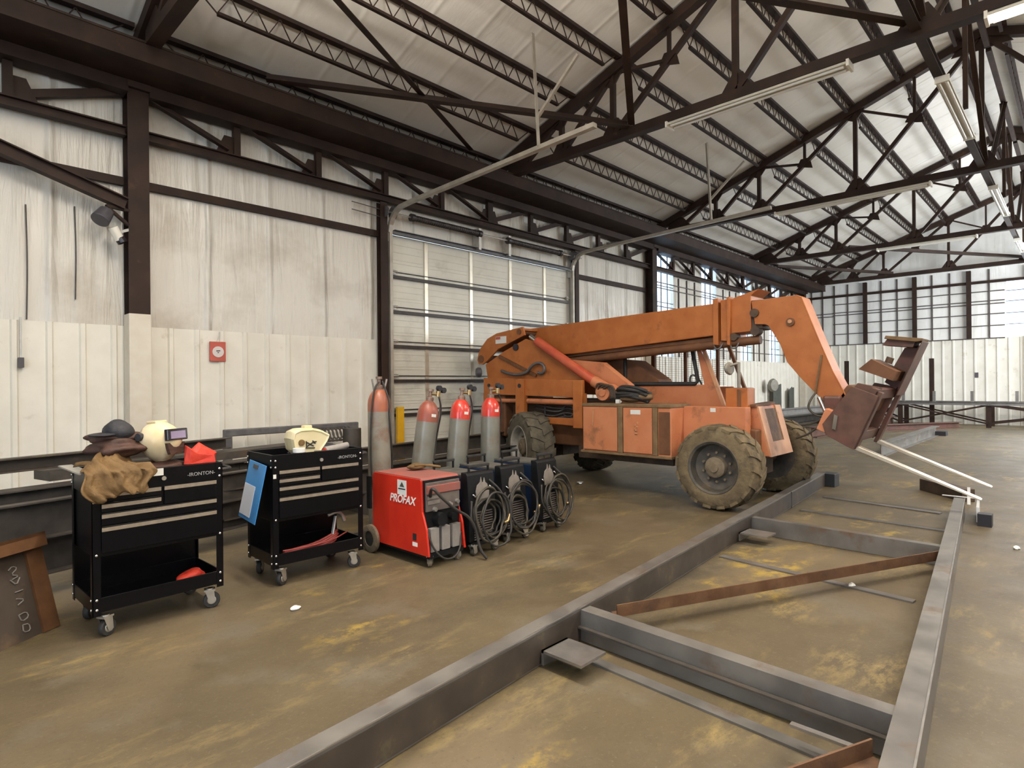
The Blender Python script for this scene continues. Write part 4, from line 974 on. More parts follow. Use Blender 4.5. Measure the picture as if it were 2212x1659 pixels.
# rear side frame, two long windows with machinery behind
for x0, x1 in ((7.15, 7.21), (8.52, 8.58)):
    s = MB()
    s.prism([(7.55, 1.38), (7.55, 1.66), (5.40, 1.60), (5.40, 1.33)], 'x', x0, x1)
    s.prism([(7.56, .70), (7.56, 1.40), (7.44, 1.40), (7.42, .70)], 'x', x0, x1)
    s.prism([(6.73, .95), (6.73, 1.40), (6.56, 1.40), (6.58, .95)], 'x', x0, x1)
    s.prism([(5.56, .92), (5.53, 1.40), (5.36, 1.40), (5.36, .86)], 'x', x0, x1)
    s.prism([(6.60, .94), (6.60, 1.02), (5.40, 1.02), (5.40, .90)], 'x', x0, x1)
    s.build('side_frame', 'lift_orange', T, bevel=.008)
MB().bar((7.14, 6.66, .93), (7.14, 6.66, 1.62), .05, .19, (0, 1, 0)).build('frame_post', 'lift_orange', T, bevel=.006)
MB().bar((7.12, 5.45, .88), (7.12, 5.45, 1.60), .07, .17, (0, 1, 0)).build('frame_post', 'lift_orange', T, bevel=.006)
MB().cyl((7.20, 7.45, 1.27), (7.20, 6.75, 1.27), .035, n=12).cyl((7.20, 6.55, 1.27), (7.20, 5.52, 1.26), .045, n=12).build('side_tube', 'lift_pink', T, smooth='auto')
MB().cyl((7.135, 7.41, 1.53), (7.16, 7.41, 1.53), .03).cyl((7.108, 6.66, 1.52), (7.13, 6.66, 1.52), .035).build('frame_holes', 'ink', T)
B_('engine_block', 'lift_dark', (7.42, 5.5, .85), (8.30, 7.3, 1.30), bevel=.03)
mb = MB()
for k, z in enumerate((1.02, 1.08, 1.15, 1.20)):
    mb.tube([(7.34, 6.5, z), (7.30, 6.2-.1*k, z-.06), (7.36, 5.9, z+.02), (7.32, 5.62, z-.02)], .012, 6, 2)
mb.tube([(7.33, 5.82+.12*math.cos(a), 1.12+.09*math.sin(a)) for a in [k*.5 for k in range(12)]], .010, 6, 1)
mb.cyl((7.36, 6.32, 1.02), (7.36, 6.32, 1.22), .018, n=8)
mb.build('engine_hoses', 'grey_tube', T, smooth=True)
B_('rear_counterweight', 'lift_brown', (7.22, 7.1, .66), (8.52, 7.62, 1.36), bevel=.03)
# boom support tower
tower = [(7.62, 1.64), (7.67, 1.90), (7.22, 2.11), (6.70, 2.30), (6.42, 2.20), (5.80, 1.84), (5.40, 1.60)]
P_('tower_plate', 'lift_orange', tower, 7.32, 7.36); P_('tower_plate', 'lift_orange', tower, 8.36, 8.40)
P_('tower_web', 'lift_brown', [(7.55, 1.62), (7.55, 1.84), (5.9, 1.80), (5.5, 1.60)], 7.36, 8.36)
MB().cyl((7.300, 6.92, 2.17), (7.33, 6.92, 2.17), .06, n=18).build('tower_hole', 'ink', T)
MB().bar((7.31, 7.30, 2.03), (7.31, 6.45, 1.68), .05, .06, (1, 0, 0)).build('tower_brace', 'lift_brown', T, bevel=.006)
MB().tube([(7.30, 7.25, 1.78), (7.26, 6.95, 1.70), (7.25, 6.62, 1.72), (7.25, 6.50, 1.86), (7.26, 6.32, 1.90), (7.26, 6.22, 1.80), (7.27, 6.30, 1.70), (7.27, 6.40, 1.74)], .024, 8, 2).build('tower_hose', 'grey_tube', T, smooth=True)
t2 = MB().lathe([(.05, 0), (.085, .02), (.09, .07), (.07, .10)], (7.25, 7.70, 1.76), (-.5, .3, 0), 20).build('tail_lamp', 'grey_box', T, smooth='auto')
# boom: rear head, outer box, slide pipe, collars, inner box
def yz(pts, k=1.): return pts
head = [(7.84, 1.98), (7.80, 2.10), (7.74, 2.20), (7.57, 2.35), (7.34, 2.43), (6.72, 2.50), (6.68, 2.36), (7.30, 2.16), (7.60, 1.95), (7.70, 1.90), (7.80, 1.91)]
for a, b in ((7.27, 7.31), (8.40, 8.44)): P_('head_plate', 'lift_orange', head, a, b)
MB().cyl((7.26, 7.73, 2.0), (8.46, 7.73, 2.0), .07, n=20).cyl((7.26, 6.80, 2.42), (8.46, 6.80, 2.42), .05, n=18).build('head_pin', 'lift_brown', T, smooth='auto')
P_('head_cover', 'lift_orange', [(7.74, 2.17), (7.57, 2.33), (7.34, 2.41), (6.72, 2.48), (6.72, 2.44), (7.34, 2.36), (7.55, 2.28), (7.70, 2.14)], 7.31, 8.40)
MB().box((7.2655, 7.10, 2.25), (7.27, 7.36, 2.37)).build('sticker', 'paper', T)
MB().box((7.2640, 7.24, 2.32), (7.2655, 7.355, 2.365)).build('sticker_print', 'sign_red', T)
BX0, BX1 = 7.65, 8.11
P_('boom', 'lift_orange', [(6.98, 2.42), (6.98, 2.50), (3.57, 2.605), (3.57, 2.175), (5.95, 2.03), (6.75, 2.03)], BX0, BX1, bevel=.012)
P_('boom_keel', 'lift_brown', [(6.4, 1.97), (6.4, 2.02), (3.35, 2.17), (3.35, 2.12)], BX0+.06, BX1-.06)
MB().cyl((7.72, 6.35, 1.90), (7.72, 2.98, 2.09), .058, n=16).build('slide_pipe', 'lift_brown', T, smooth='auto')
for y0, y1, g in ((3.57, 3.50, .055), (3.47, 3.38, .030), (3.38, 3.34, .06)):
    P_('boom_collar', 'lift_orange', [(y0, 2.605+g), (y1, 2.61+g), (y1, 2.15-g*2), (y0, 2.16-g*2)], BX0-g*.7, BX1+g*.7, bevel=.006)
P_('inner_boom', 'lift_orange', [(3.36, 2.60), (3.36, 2.19), (3.085, 2.20), (3.085, 2.66), (2.98, 2.74), (3.30, 2.66)], BX0+.025, BX1-.025, bevel=.008)
B_('boom_mouth', 'lift_dark', (BX0+.05, 2.95, 2.23), (BX1-.05, 3.10, 2.60))
for y, z, r_ in ((3.30, 2.14, .05), (3.02, 2.20, .06), (3.03, 2.43, .055)): MB().cyl((BX0-.02, y, z), (BX0+.10, y, z), r_).build('boom_roller', 'lift_dark', T, smooth='auto')
for y in (3.30, 3.52): MB().tube([(7.66, y+.06, 2.06), (7.64, y+.03, 1.99), (7.64, y-.03, 1.99), (7.66, y-.06, 2.06)], .012, 8, 2).build('hose_loop', 'grey_tube', T, smooth=True)
# gooseneck
g_side = [(3.075, 2.585), (2.80, 2.60), (2.525, 2.605), (2.475, 2.57), (2.268, 2.03), (2.13, 1.68), (1.985, 1.37), (2.04, 1.28), (2.20, 1.30), (2.31, 1.40), (2.49, 1.60), (2.64, 1.79), (2.72, 2.01), (2.86, 2.255), (2.90, 2.275), (3.03, 2.285)]
P_('gooseneck', 'lift_orange', g_side, 7.66, 7.95, bevel=.006)
P_('gooseneck_face', 'lift_orange', [(2.53, 2.612), (2.46, 2.575), (2.26, 2.03), (2.12, 1.67), (1.97, 1.36), (1.985, 1.352), (2.135, 1.668), (2.275, 2.028), (2.475, 2.565), (2.53, 2.60)], 7.655, 7.955)
MB().cyl((7.63, 2.59, 2.28), (7.67, 2.59, 2.28), .05, n=20).build('pivot_boss', 'lift_brown', T, smooth='auto'); MB().cyl((7.615, 2.59, 2.285), (7.64, 2.59, 2.285), .024, n=14).build('pivot_pin', 'lift_faded', T, smooth='auto')
MB().bar((7.655, 2.235, 1.86), (7.655, 2.31, 1.40), .012, .09, (1, 0, 0)).build('gooseneck_slot', 'lift_grime', T)
B_('cross_tube', 'carriage_brown', (7.58, 2.02, 1.18), (8.42, 2.22, 1.38), bevel=.03)
MB().tube([(7.64, 2.30, 1.42), (7.60, 2.36, 1.32), (7.58, 2.38, 1.22), (7.60, 2.28, 1.13), (7.62, 2.18, 1.14), (7.64, 2.10, 1.22)], .013, 8, 2).build('ram_hose', 'cable_tan', T, smooth=True)
MB().cyl((7.60, 2.26, 1.36), (7.60, 2.17, 1.14), .025, n=14).build('ram_rod', 'chrome', T, smooth='auto')
MB().tube([(7.60, 2.46, 1.02), (7.58, 2.30, 1.05), (7.58, 2.16, 1.16), (7.60, 2.02, 1.20)], .012, 8, 2).build('carriage_hose', 'cable_tan', T, smooth=True)
MB().tube([(7.60, 2.52, .86), (7.56, 2.36, .92), (7.54, 2.2, 1.06), (7.56, 2.06, 1.06), (7.58, 1.98, 1.0)], .012, 8, 2).build('carriage_hose', 'cable_tan', T, smooth=True)
# tilted carriage: u runs along the fork blades (nose and down), v runs up the shanks
ph = math.radians(22.5); Uy, Uz, Vy, Vz = -math.cos(ph), -math.sin(ph), -math.sin(ph), math.cos(ph)
def K(u, v): return (1.83+u*Uy+v*Vy, .80+u*Uz+v*Vz)
def KP(name, m, pts, x0, x1, bevel=.004): return P_(name, m, [K(*p) for p in pts], x0, x1, None, bevel)
for x in (7.50, 8.46):
    KP('fork', 'fork_steel', [(-.02, -.035), (1.16, -.010), (1.18, 0), (1.16, .006), (.03, .012), (0, .012), (-.02, .0)], x, x+.105)
    KP('fork_shank', 'carriage_brown', [(-.055, -.03), (-.008, -.03), (-.008, .66), (-.055, .66)], x, x+.105)
for x0, x1 in ((7.62, 7.67), (8.38, 8.43)):
    KP('carriage_plate', 'carriage_brown', [(-.06, .02), (-.40, -.02), (-.50, .10), (-.36, .46), (-.30, .66), (-.06, .70)], x0, x1)
KP('carriage_bar', 'carriage_brown', [(-.06, .56), (-.12, .56), (-.12, .68), (-.06, .68)], 7.46, 8.62)
KP('carriage_bar', 'carriage_brown', [(-.06, .03), (-.12, .03), (-.12, .15), (-.06, .15)], 7.46, 8.62)
KP('carriage_head', 'lift_brown', [(-.12, .36), (-.12, .66), (-.40, .60), (-.44, .42), (-.34, .24)], 7.66, 8.40, .02)
KP('side_plate', 'carriage_brown', [(-.06, -.03), (-.02, -.03), (-.02, .62), (-.30, .62), (-.42, .10), (-.34, .0)], 7.44, 7.47)
MB().prism([K(-.30, .10), K(-.26, .10), K(-.30, .26), K(-.34, .26)], 'x', 7.41, 7.44).build('carriage_ram', 'chrome', T)
KP('ram_cover', 'lift_pink', [(-.46, .02), (-.34, .02), (-.34, .28), (-.46, .28)], 7.45, 7.60)
KP('backrest_post', 'carriage_brown', [(-.05, .66), (.0, .66), (.0, 1.30), (-.05, 1.24), (-.18, 1.16), (-.22, .70)], 8.46, 8.56)
KP('backrest_face', 'carriage_brown', [(-.004, .62), (.004, .62), (.004, 1.30), (-.004, 1.30)], 8.20, 8.60)
KP('backrest_bracket', 'carriage_brown', [(-.06, 1.20), (-.06, 1.30), (-.34, 1.22), (-.36, 1.12)], 8.22, 8.50)
KP('backrest_lip', 'lift_grime', [(-.05, 1.27), (.0, 1.30), (.0, 1.33), (-.36, 1.24), (-.36, 1.20)], 8.16, 8.56)
KP('backrest_bracket', 'lift_brown', [(-.06, .78), (-.06, .90), (-.36, .94), (-.44, .78)], 8.0, 8.44)
MB().cyl((8.1, *K(-.20, .95)), (8.1, *K(-.20, 1.02)), .04, n=12).build('bracket_knob', 'lift_dark', T)
# lift ram
MB().cyl((7.22, 6.36, 2.24), (7.22, 5.20, 1.56), .072, n=20).build('lift_ram', 'ram_red', T, smooth='auto')
MB().cyl((7.22, 6.50, 2.33), (7.22, 6.36, 2.24), .035, n=14).build('ram_rod', 'chrome', T, smooth='auto')
MB().cyl((7.22, 5.24, 1.58), (7.22, 4.78, 1.36), .085, .075, n=20).build('ram_foot', 'lift_pink', T, smooth='auto')
P_('ram_guard', 'lift_pink', [(5.9, 1.93), (5.2, 1.86), (4.72, 1.52), (4.72, 1.38), (5.2, 1.58)], 7.36, 7.50)
P_('rear_fender', 'lift_brown', [(5.85, 1.98), (5.05, 1.90), (4.6, 1.60), (4.55, 1.48), (5.4, 1.48)], 7.95, 8.35)
MB().cyl((7.06, 4.98, 1.42), (7.32, 4.98, 1.42), .12, n=22).cyl((7.04, 4.98, 1.42), (7.08, 4.98, 1.42), .06).build('slew_motor', 'lift_pink', T, smooth='auto')
mb = MB()
for k in range(4): mb.tube([(7.10, 5.12-.03*k, 1.42), (7.02, 5.05-.05*k, 1.56-.02*k), (7.03, 4.86-.03*k, 1.52), (7.05, 4.80-.02*k, 1.34)], .016, 7, 2)
mb.build('motor_hoses', 'lift_dark', T, smooth=True)
r = random.Random(9)
for k in range(9):
    z = 1.32+.018*k; MB().tube([(7.10+r.uniform(-.05, .05), 4.86-.02*k, z), (7.04+r.uniform(-.06, .1), 4.66, z+r.uniform(0, .06)), (7.06+r.uniform(-.06, .1), 4.42, z+r.uniform(0, .05)), (7.10+r.uniform(-.05, .08), 4.24+.03*r.random(), z-.03)], .024, 7, 2).build('hydraulic_hose', 'rubber', T, smooth=True)
MB().blob((7.14, 4.50, 1.36), (.11, .24, .07), 24, 14, fold(51, .28, 4)).build('grease_rag', 'lift_grime', T, smooth=True)
# side pod with its doors
B_('pod', 'lift_pink', (6.88, 3.80, .58), (7.40, 5.20, 1.235), bevel=.015)
B_('pod_lip', 'lift_grime', (6.855, 3.78, .565), (7.40, 5.22, .60)); B_('pod_top', 'lift_grime', (6.86, 3.79, 1.225), (7.40, 5.20, 1.265))
o = B_('pod_door', 'lift_pink', (6.855, 4.60, .615), (6.885, 5.17, 1.215)); MB().bar((6.848, 5.00, .95), (6.848, 4.98, 1.19), .012, .022, (0, 1, 0)).build('door_rod', 'lift_faded', o)
o = B_('pod_door', 'lift_pink', (6.855, 4.06, .615), (6.885, 4.50, 1.215))
MB().box((6.850, 4.23, 1.13), (6.856, 4.38, 1.19)).build('sticker', 'paper', o)
mb = MB(); r = random.Random(4)
for k in range(9): mb.cyl((6.8545, 4.29+r.uniform(-.03, .03), 1.02-.02*k*.9), (6.851, 4.29+r.uniform(-.02, .02), 1.02-.02*k*.9), r.uniform(.008, .02), n=8)
mb.build('paint_scuff', 'lift_faded', o)
B_('pod_post', 'lift_grime', (6.850, 4.51, .60), (6.89, 4.59, 1.225)); B_('pod_post', 'lift_grime', (6.850, 3.98, .60), (6.89, 4.05, 1.225))
B_('pod_recess', 'lift_brown', (6.87, 3.81, .62), (6.885, 3.97, 1.17))
B_('side_panel', 'lift_pink', (7.22, 2.98, .70), (7.38, 3.85, 1.235)); MB().box((7.215, 3.36, 1.17), (7.222, 3.43, 1.22)).build('marker', 'paper', T)
B_('breather_cap', 'paper', (7.0, 4.66, 1.265), (7.05, 4.72, 1.32))
# cab on the far side of the boom
cab = [(5.22, 1.16), (5.22, 1.54), (3.90, 1.51), (3.88, 1.51), (3.60, 1.25), (3.60, 1.16)]
P_('cab_side', 'lift_pink', [(5.24, 1.16), (5.24, 1.515), (3.86, 1.515), (3.98, 2.05), (3.93, 2.05), (3.56, 1.16)], 7.94, 7.97)
P_('cab_side', 'lift_pink', [(5.24, 1.16), (5.24, 1.48), (3.84, 1.48), (3.56, 1.16)], 8.84, 8.87)
B_('cab_floor', 'lift_brown', (7.40, 3.58, 1.10), (8.87, 5.26, 1.18))
for x in (7.955, 8.855):
    MB().bar((x, 5.20, 1.5), (x, 5.20, 2.42), .05, .07, (0, 1, 0)).build('cab_post', 'lift_brown', T, bevel=.006)
    MB().bar((x, 3.57, 1.2), (x, 4.02, 2.42), .05, .05, (0, 1, 0)).build('cab_post', 'lift_faded' if x < 8 else 'lift_brown', T, bevel=.006)
    MB().bar((x, 5.24, 2.42), (x, 3.98, 2.42), .05, .06).build('cab_rail', 'lift_orange', T, bevel=.006)
MB().bar((8.855, 4.62, 1.45), (8.855, 4.62, 2.42), .04, .05, (0, 1, 0)).bar((8.855, 4.08, 1.45), (8.855, 4.08, 2.42), .03, .04, (0, 1, 0)).build('cab_mullion', 'lift_brown', T)
B_('cab_roof', 'lift_orange', (7.92, 3.96, 2.44), (8.89, 5.26, 2.48))
gk = [(7.935, 5.16, 2.36), (7.935, 5.16, 1.56), (7.935, 5.12, 1.53), (7.935, 3.99, 1.53), (7.935, 3.95, 1.57), (7.935, 4.10, 2.36)]
MB().tube(gk, .030, 8, 0).build('window_gasket', 'rubber', T, smooth=True)
mb = MB()
for k in range(21): mb.cyl((8.875, 5.16-.058*k, 1.5), (8.875, 5.16-.058*k, 2.4), .0035, n=4)
for k in range(30): mb.cyl((8.875, 5.2, 1.52+.03*k), (8.875, 3.96, 1.52+.03*k), .0028, n=4)
mb.build('window_guard', 'muntin', T)
B_('seat', 'rubber', (8.2, 4.55, 1.25), (8.6, 5.0, 1.46), bevel=.03); B_('seat_back', 'rubber', (8.22, 4.96, 1.4), (8.58, 5.08, 1.72), bevel=.03)
MB().box((8.0, 4.85, 1.55), (8.12, 5.05, 1.72)).cyl((8.05, 4.9, 1.4), (8.05, 4.9, 1.56), .02).build('joystick_box', 'vent_grey', T, bevel=.008)
MB().tube([(8.3+.17*math.cos(a), 4.16+.05*math.sin(a), 1.52+.14*math.sin(a)) for a in [k*math.pi/8 for k in range(16)]], .014, 8, 0, True).build('steering_wheel', 'rubber', T, smooth=True)
# front frame
MB().prism([(3.36, .62), (3.36, 1.24), (2.95, 1.24), (2.79, .62)], 'x', 7.50, 8.25).build('front_frame', 'lift_pink', T, bevel=.01)
def FP(u, v): # point on the sloping nose plate
    return (2.95-.16*v-.003, 1.24-.62*v)
fa, fb, fc, fd = FP(0, .06), FP(0, .72), FP(0, 0), FP(0, 1)
MB().prism([(fa[0]-.004, fa[1]), (fb[0]-.004, fb[1]), (fb[0]+.01, fb[1]), (fa[0]+.01, fa[1])], 'x', 7.68, 8.06).build('nose_recess', 'rust', T)
mb = MB()
for a, b in ((7.50, 7.68), (8.06, 8.25)): mb.prism([(fc[0]-.012, fc[1]), (fd[0]-.012, fd[1]), (fd[0]+.01, fd[1]), (fc[0]+.01, fc[1])], 'x', a, b)
mb.prism([(fb[0]-.012, fb[1]), (fd[0]-.012, fd[1]), (fd[0]+.01, fd[1]), (fb[0]+.01, fb[1])], 'x', 7.68, 8.06)
mb.build('nose_plate', 'lift_faded', T)
B_('front_tower', 'lift_orange', (7.38, 3.02, 1.0), (7.62, 3.30, 1.47)); B_('front_tower_slot', 'lift_brown', (7.372, 3.10, 1.06), (7.385, 3.15, 1.46)); B_('front_tower_top', 'lift_brown', (7.40, 3.03, 1.465), (7.60, 3.29, 1.475))
MB().cyl((7.46, 3.16, 1.46), (7.46, 3.16, 1.80), .022, n=12).cyl((7.46, 3.16, 1.79), (7.40, 3.25, 1.76), .018, n=10).build('mirror_post', 'fan_grey', T, smooth='auto')
MB().lathe([(.02, 0), (.075, .01), (.085, .03), (.07, .05), (.01, .055)], (7.42, 3.29, 1.72), (-.25, -.9, .05), 22).build('mirror', 'fan_grey', T, smooth='auto')
MB().bar((7.46, 3.0, 1.25), (8.1, 3.0, 1.27), .10, .03).build('nose_step', 'lift_brown', T)
# ------------------------------------------------------------------ steel frame laid out on the floor
F = thing('steel_floor_frame', 'long welded steel channel frame lying on the concrete floor', 'steel frame', (5, 1.6, 0))
def rl(x): return 2.069+(x-1.356)*.0834         # outer face of the left rail
def rr(x): return .47+(x-2.42)*.0915
x0, x1 = -.4, 9.46; zb = .004
MB().chan((x0, rl(x0), zb), (x1, rl(x1), zb), .10, .196, .011, flip=-1).build('rail', 'mill_steel', F)
MB().bar((x0, rl(x0)-.002, zb+.196), (x1, rl(x1)-.002, zb+.196), .008, .006).build('rail_edge', 'mill_edge', F)
MB().bar((x0, rl(x0)-.003, zb+.095), (x1, rl(x1)-.003, zb+.095), .004, .165).build('rail_web', 'web_rust', F)
x2 = 8.45
MB().chan((-.2, rr(-.2)-.04, zb), (x2, rr(x2)-.04, zb), .10, .196, .011, flip=-1).build('rail', 'mill_steel', F)
MB().bar((-.2, rr(-.2)-.041, zb+.197), (x2, rr(x2)-.041, zb+.197), .008, .006).build('rail_edge', 'mill_edge', F)
def cross(xa, w, h, z, m='mill_steel'):
    a, b = V((xa, rl(xa)-.005, z)), V((xa-.05, rr(xa-.05)+.063, z))
    return a, b
a, b = cross(2.86, 0, 0, zb)
MB().chan(a, b, .09, .185, .011, flip=-1).build('crossmember', 'mill_steel', F)
MB().bar(a+V((-.02, 0, .09)), b+V((-.02, 0, .09)), .03, .01).build('crossmember_lip', 'dark_steel', F)
a, b = cross(6.08, 0, 0, zb)
MB().chan(a, b, .08, .16, .011, flip=-1).build('crossmember', 'mill_steel', F)
for (p, q) in (((3.10, 2.09), (5.92, .80)), ((2.60, .60), (-.35, 1.86))):
    MB().angle((p[0], p[1], .10), (q[0], q[1], .10), .075, .075, .009, flip=-1).build('diagonal_brace', 'rust', F)
for x in (2.55, 5.75):
    MB().box((x-.11, rl(x)-.30, .085), (x+.11, rl(x)-.03, .10)).box((x-.11, rl(x)-.045, .02), (x+.11, rl(x)-.03, .10)).build('cleat', 'mill_edge', F)
MB().box((2.60, .62, .10), (2.63, .90, .112)).build('cleat', 'mill_edge', F)
MB().box((2.42, .56, .06), (2.52, .72, .07)).build('cleat', 'mill_edge', F)
MB().box((7.62, rl(7.6)-.006, zb), (7.63, rl(7.6)+.002, .2)).build('splice_mark', 'ink', F)
for (p, q, w, l) in (((2.70, 2.02), (2.64, .66), .07, 'bare flat steel bar on the floor beside the near crossmember'), ((5.09, 2.33), (4.93, .86), .07, 'grey flat steel bar on the floor under the rusty diagonal'),
                     ((7.55, 2.45), (7.45, 1.0), .08, 'flat steel bar on the floor before the forks'), ((8.6, 2.5), (8.4, 1.2), .09, 'farther flat bar on the floor before the forks')):
    solo(MB().bar((*p, .006), (*q, .006), w, .012), 'flat_bar', 'mill_steel', l, 'steel bar', 'flat bars on the floor')
t = thing('steel_block', 'black square steel stub at the far end of the left rail', 'block', (9.56, 2.70, 0))
MB().box((9.49, 2.62, 0), (9.72, 2.80, .19)).build('block', 'ink', t, bevel=.006)
solo(MB().bar((10.1, 1.62, .08), (9.45, 1.06, .08), .16, .16), 'timber_block', 'lift_dark', 'dark timber under the tips of the forks', 'timber', bevel=.006)
t = thing('framing_square', 'bright metal square clamped on the far end of the right rail', 'square', (8.3, .96, .2))
MB().bar((8.0, rr(8.0)-.085, .212), (9.25, rr(9.25)-.06, .212), .03, .008).build('blade', 'alu_bright', t)
MB().bar((8.45, rr(8.45)-.18, .214), (8.45, rr(8.45)+.17, .214), .03, .008).build('tongue', 'alu_bright', t)
MB().bar((8.05, rr(8.05)-.16, .10), (8.65, rr(8.65)-.16, .10), .025, .16).build('fence', 'alu_bright', t)
solo(MB().box((7.95, .70, 0), (8.08, .82, .13)), 'steel_shim', 'ink', 'small black block beside the far end of the right rail', 'block')
r = random.Random(5)
for i, (x, y, l) in enumerate(((5.0, 1.27, 'pale chip of debris inside the steel frame'), (1.93, 3.95, 'pale scrap on the floor between the carts'), (7.1, .45, 'pale chip on the floor right of the right rail'))):
    solo(MB().blob((x, y, .012), (.035, .025, .014), 10, 6, fold(60+i, .3)), 'scrap', 'paper', l, 'scrap')
solo(MB().blob((7.35, 5.62, .02), (.06, .04, .02), 12, 8, fold(70, .3)), 'crushed_can', 'alu_bright', 'crushed pale can on the floor by the rear wheel of the lift', 'can')
# ------------------------------------------------------------------ far end of the hall
t = thing('steel_rack', 'low dark steel rack with upright pegs in front of the end wall', 'rack', (24.5, 3, 0))
for y in (-1.5, 2.2, 4.62, 5.9):
    MB().ibeam((24.4, y, .0), (24.4, y, .72), .13, .10, .012, (1, 0, 0)).build('leg', 'beam_paint', t); MB().ibeam((25.4, y, .0), (25.4, y, .72), .13, .10, .012, (1, 0, 0)).build('leg', 'beam_paint', t)
for x in (24.4, 25.4): MB().ibeam((x, -2.2, .77), (x, 6.2, .77), .12, .11, .012).build('top_rail', 'bench_grey', t)
for y in (-1.5, .4, 2.2, 3.6, 4.62, 5.9): MB().bar((24.4, y, .74), (25.4, y, .74), .08, .06).build('cross_rail', 'bench_grey', t)
for y in (-.8, 1.5, 2.62, 3.64, 4.52, 5.4): MB().bar((24.4, y, .82), (24.4, y, 1.18), .08, .08, (1, 0, 0)).build('peg', 'bench_grey', t)
for a, b in ((4.62, 2.2), (2.2, -1.5), (5.9, 4.62)):
    for x in (24.36, 25.36):
        MB().angle((x, a, .70), (x, b, .10), .05, .05, .008).build('cross_brace', 'beam_paint', t); MB().angle((x+.03, b, .70), (x+.03, a, .10), .05, .05, .008).build('cross_brace', 'beam_paint', t)
solo(MB().ibeam((25.0, 6.45, 0), (25.0, 6.45, 2.30), .13, .12, .014, (1, 0, 0)), 'rack_post', 'beam_paint', 'tall dark upright at the far rack, seen right of the boom', 'post', 'uprights by the far rack')
solo(MB().ibeam((24.9, 3.78, 0), (24.9, 3.78, 2.30), .13, .12, .014, (1, 0, 0)), 'rack_post', 'beam_paint', 'tall dark upright at the far rack, right of the fork carriage', 'post', 'uprights by the far rack')
solo(MB().tube([(25.0, 6.515, 1.55), (25.0, 6.95, 1.55), (25.0, 6.95, .0)], .03, 8), 'bent_pipe', 'muntin', 'thin dark bent pipe beside the tall upright near the boom', 'pipe')
solo(MB().ibeam((14.1, 3.02, .13), (20.3, 3.0, .13), .18, .26, .014), 'steel_beam', 'mill_steel', 'grey steel beam lying on the floor behind the forks', 'steel', 'steel stock at the far end')
solo(MB().box((20.15, 2.75, 0), (20.5, 3.15, .12)), 'timber_block', 'ink', 'dark block under the far end of the beam behind the forks', 'timber')
for i, (a, b, w, h, z, m, l) in enumerate((((15.8, 7.1), (27.0-1.6, 6.6), .4, .26, .30, 'dark_steel', 'long low pile of beams along the far left wall'), ((15.2, 6.6), (25.2, 6.0), .2, .2, .64, 'bench_grey', 'pale channel on top of the far beam pile'),
     ((17.5, 5.4), (24.6, 4.9), .3, .28, .14, 'carriage_brown', 'brown beam on the floor below the far pile'), ((20.8, 4.6), (23.8, 2.9), .25, .2, .10, 'carriage_brown', 'reddish beam on the floor by the far rack'))):
    solo(MB().ibeam((*a, z), (*b, z), w, h, .02), 'steel_beam', m, l, 'steel', 'steel stock at the far end')
for i, (x, y) in enumerate(((17, 7.0), (23.5, 6.65))):
    solo(MB().box((x-.1, y-.5, 0), (x+.1, y+.4, .17)), 'timber_block', 'wood_block', ['nearer timber under the far beam pile', 'farther timber under the far beam pile'][i], 'timber', 'timber supports')
for i, (x, y) in enumerate(((17.5, 6.5), (23.2, 6.15))):
    solo(MB().box((x-.1, y-.12, 0), (x+.1, y+.12, .54)), 'timber_block', 'wood_block', ['nearer stub under the pale far channel', 'farther stub under the pale far channel'][i], 'timber', 'timber supports')
for i, (y, h, w, l) in enumerate(((22.5, 1.46, .8, 'dark sheet offcut leaning on the far left wall, the wider one'), (24.0, 1.32, .5, 'dark sheet offcut leaning on the far left wall, the narrower one'))):
    mb = MB().prism([(y-w/2, 0), (y+w/2, 0), (y+w/2, h), (y+w*.2, h-.04), (y+.05, h+.02), (y-w*.2, h-.05), (y-w/2, h-.12)], 'y', 8.10, 8.13)
    solo(mb, 'sheet_offcut', 'sheet_green', l, 'sheet', 'sheet offcuts on the far left wall')
t = thing('wall_fan', 'round grey fan standing by the far left wall left of the wider sheet', 'fan', (21.5, 8.05, 1.2))
MB().lathe([(.05, 0), (.22, .02), (.24, .08), (.20, .14), (.05, .15)], (21.7, 8.02, 1.42), (-.3, -1, 0), 24).build('cage', 'fan_grey', t, smooth='auto')
MB().bar((21.75, 8.15, 0), (21.75, 8.15, 1.45), .05, .05, (1, 0, 0)).build('stand', 'fan_grey', t)
solo(MB().box((23.9, 5.45, 0), (24.2, 5.75, .20)), 'tool_box', 'salmon', 'small salmon box on the floor under the far rack', 'box')
solo(MB().box((X1-.05, 2.62, 1.62), (X1-.012, 2.72, 1.80)), 'wall_switch', 'grey_box', 'tiny dark switch on the pale end wall', 'switch')

# ------------------------------------------------------------------ light, sky, camera
w = bpy.data.worlds.new('sky'); sc.world = w; w.use_nodes = True
bg = w.node_tree.nodes['Background']; bg.inputs['Color'].default_value = (.62, .80, 1.0, 1); bg.inputs['Strength'].default_value = 3.0
def area(name, loc, size, size_y, power, color, rot=(0, 0, 0), portal=False):
    l = bpy.data.lights.new(name, 'AREA'); l.shape = 'RECTANGLE'; l.size = size; l.size_y = size_y; l.energy = power; l.color = color
    o = bpy.data.objects.new(name, l); C.objects.link(o); o.location = loc; o.rotation_euler = rot
    if portal: l.cycles.is_portal = True
    return o
WARM = (1, .92, .82)
UP = (math.pi, 0, 0)
lamps_and_fill = [(7.92, -.5, 125, 50), (2.04, -.6, 85, 110), (2.04, 3.2, 85, 420), (-3.84, .4, 30, 80), (13.8, -1.8, 120, 45), (2.04, -3.4, 80, 40), (19.68, -1.8, 120, 45), (7.92, -3.6, 60, 40)]  # first entry is the glowing strip; the rest are added, unseen fill
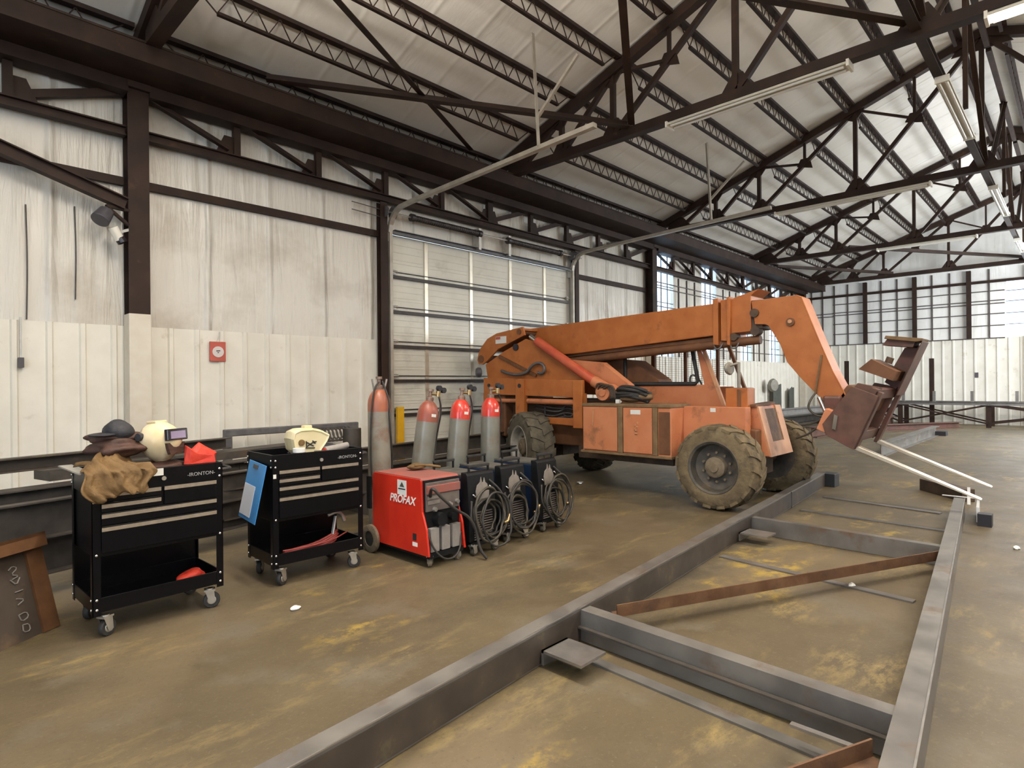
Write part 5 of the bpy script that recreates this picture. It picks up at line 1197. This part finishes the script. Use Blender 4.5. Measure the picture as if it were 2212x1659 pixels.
for i, (x, y, e, u) in enumerate(lamps_and_fill):
    area(f'lamp_{i}', (x, y, 5.20), .25, 2.3, e, WARM)
    if i:  # housings and lit tubes made up for the unseen fill
        l_ = struct(MB().box((x-.1, y-1.2, 5.27), (x+.1, y+1.2, 5.335)), 'ceiling_lamp', 'white_enamel')
        for o_ in (-.05, .05): MB().cyl((x+o_, y-1.15, 5.25), (x+o_, y+1.15, 5.25), .019, n=8).build('tube', 'lit_tube', l_)
    area(f'lamp_up_{i}', (x, y, 5.52), .35, 2.3, u, WARM, UP)  # upward fill added to brighten the ceiling
# daylight from the big end window; added fill at unseen right and front openings
area('day_end', (X1-.15, -1.6, 3.95), 1.85, 6.6, 240, (1, .95, .88), (0, math.radians(62), 0))
area('day_right', (20.0, YR+.1, 3.4), 8, 2.4, 800, (.93, .97, 1), (math.radians(101), 0, math.radians(-38)))
area('day_front', (X0+.1, -.5, 2.2), 4.3, 5.8, 90, (.95, .95, 1), (0, math.radians(-90), 0))

F_ = 1286.0; W_ = 2212.0
dX = V((.69235389, -.00645224, .72152925)); dY = V((-.72149791, .00672537, .69238395)); dZ = V((-.00931998, -.99995657, .00000106))
right = V((dX.x, dY.x, dZ.x)); down = V((dX.y, dY.y, dZ.y)); fwd = V((dX.z, dY.z, dZ.z))
cam = bpy.data.cameras.new('camera'); co = bpy.data.objects.new('camera', cam); C.objects.link(co); sc.camera = co
co.matrix_world = Matrix(((right.x, -down.x, -fwd.x, 0), (right.y, -down.y, -fwd.y, 0), (right.z, -down.z, -fwd.z, 1.55), (0, 0, 0, 1)))
cam.sensor_fit = 'HORIZONTAL'; cam.sensor_width = 36; cam.lens = F_/W_*36; cam.clip_start = .05; cam.clip_end = 200
vs = sc.view_settings; vs.view_transform = 'Standard'; vs.look = 'None'; vs.gamma = 1; vs.exposure = .66; vs.use_curve_mapping = False
sc.cycles.use_denoising = True; sc.cycles.max_bounces = 6; sc.cycles.diffuse_bounces = 4; sc.cycles.glossy_bounces = 2; sc.cycles.use_adaptive_sampling = True; sc.cycles.adaptive_threshold = .04; sc.cycles.transparent_max_bounces = 8
sc.cycles.sample_clamp_indirect = 6; sc.cycles.caustics_reflective = False; sc.cycles.caustics_refractive = False
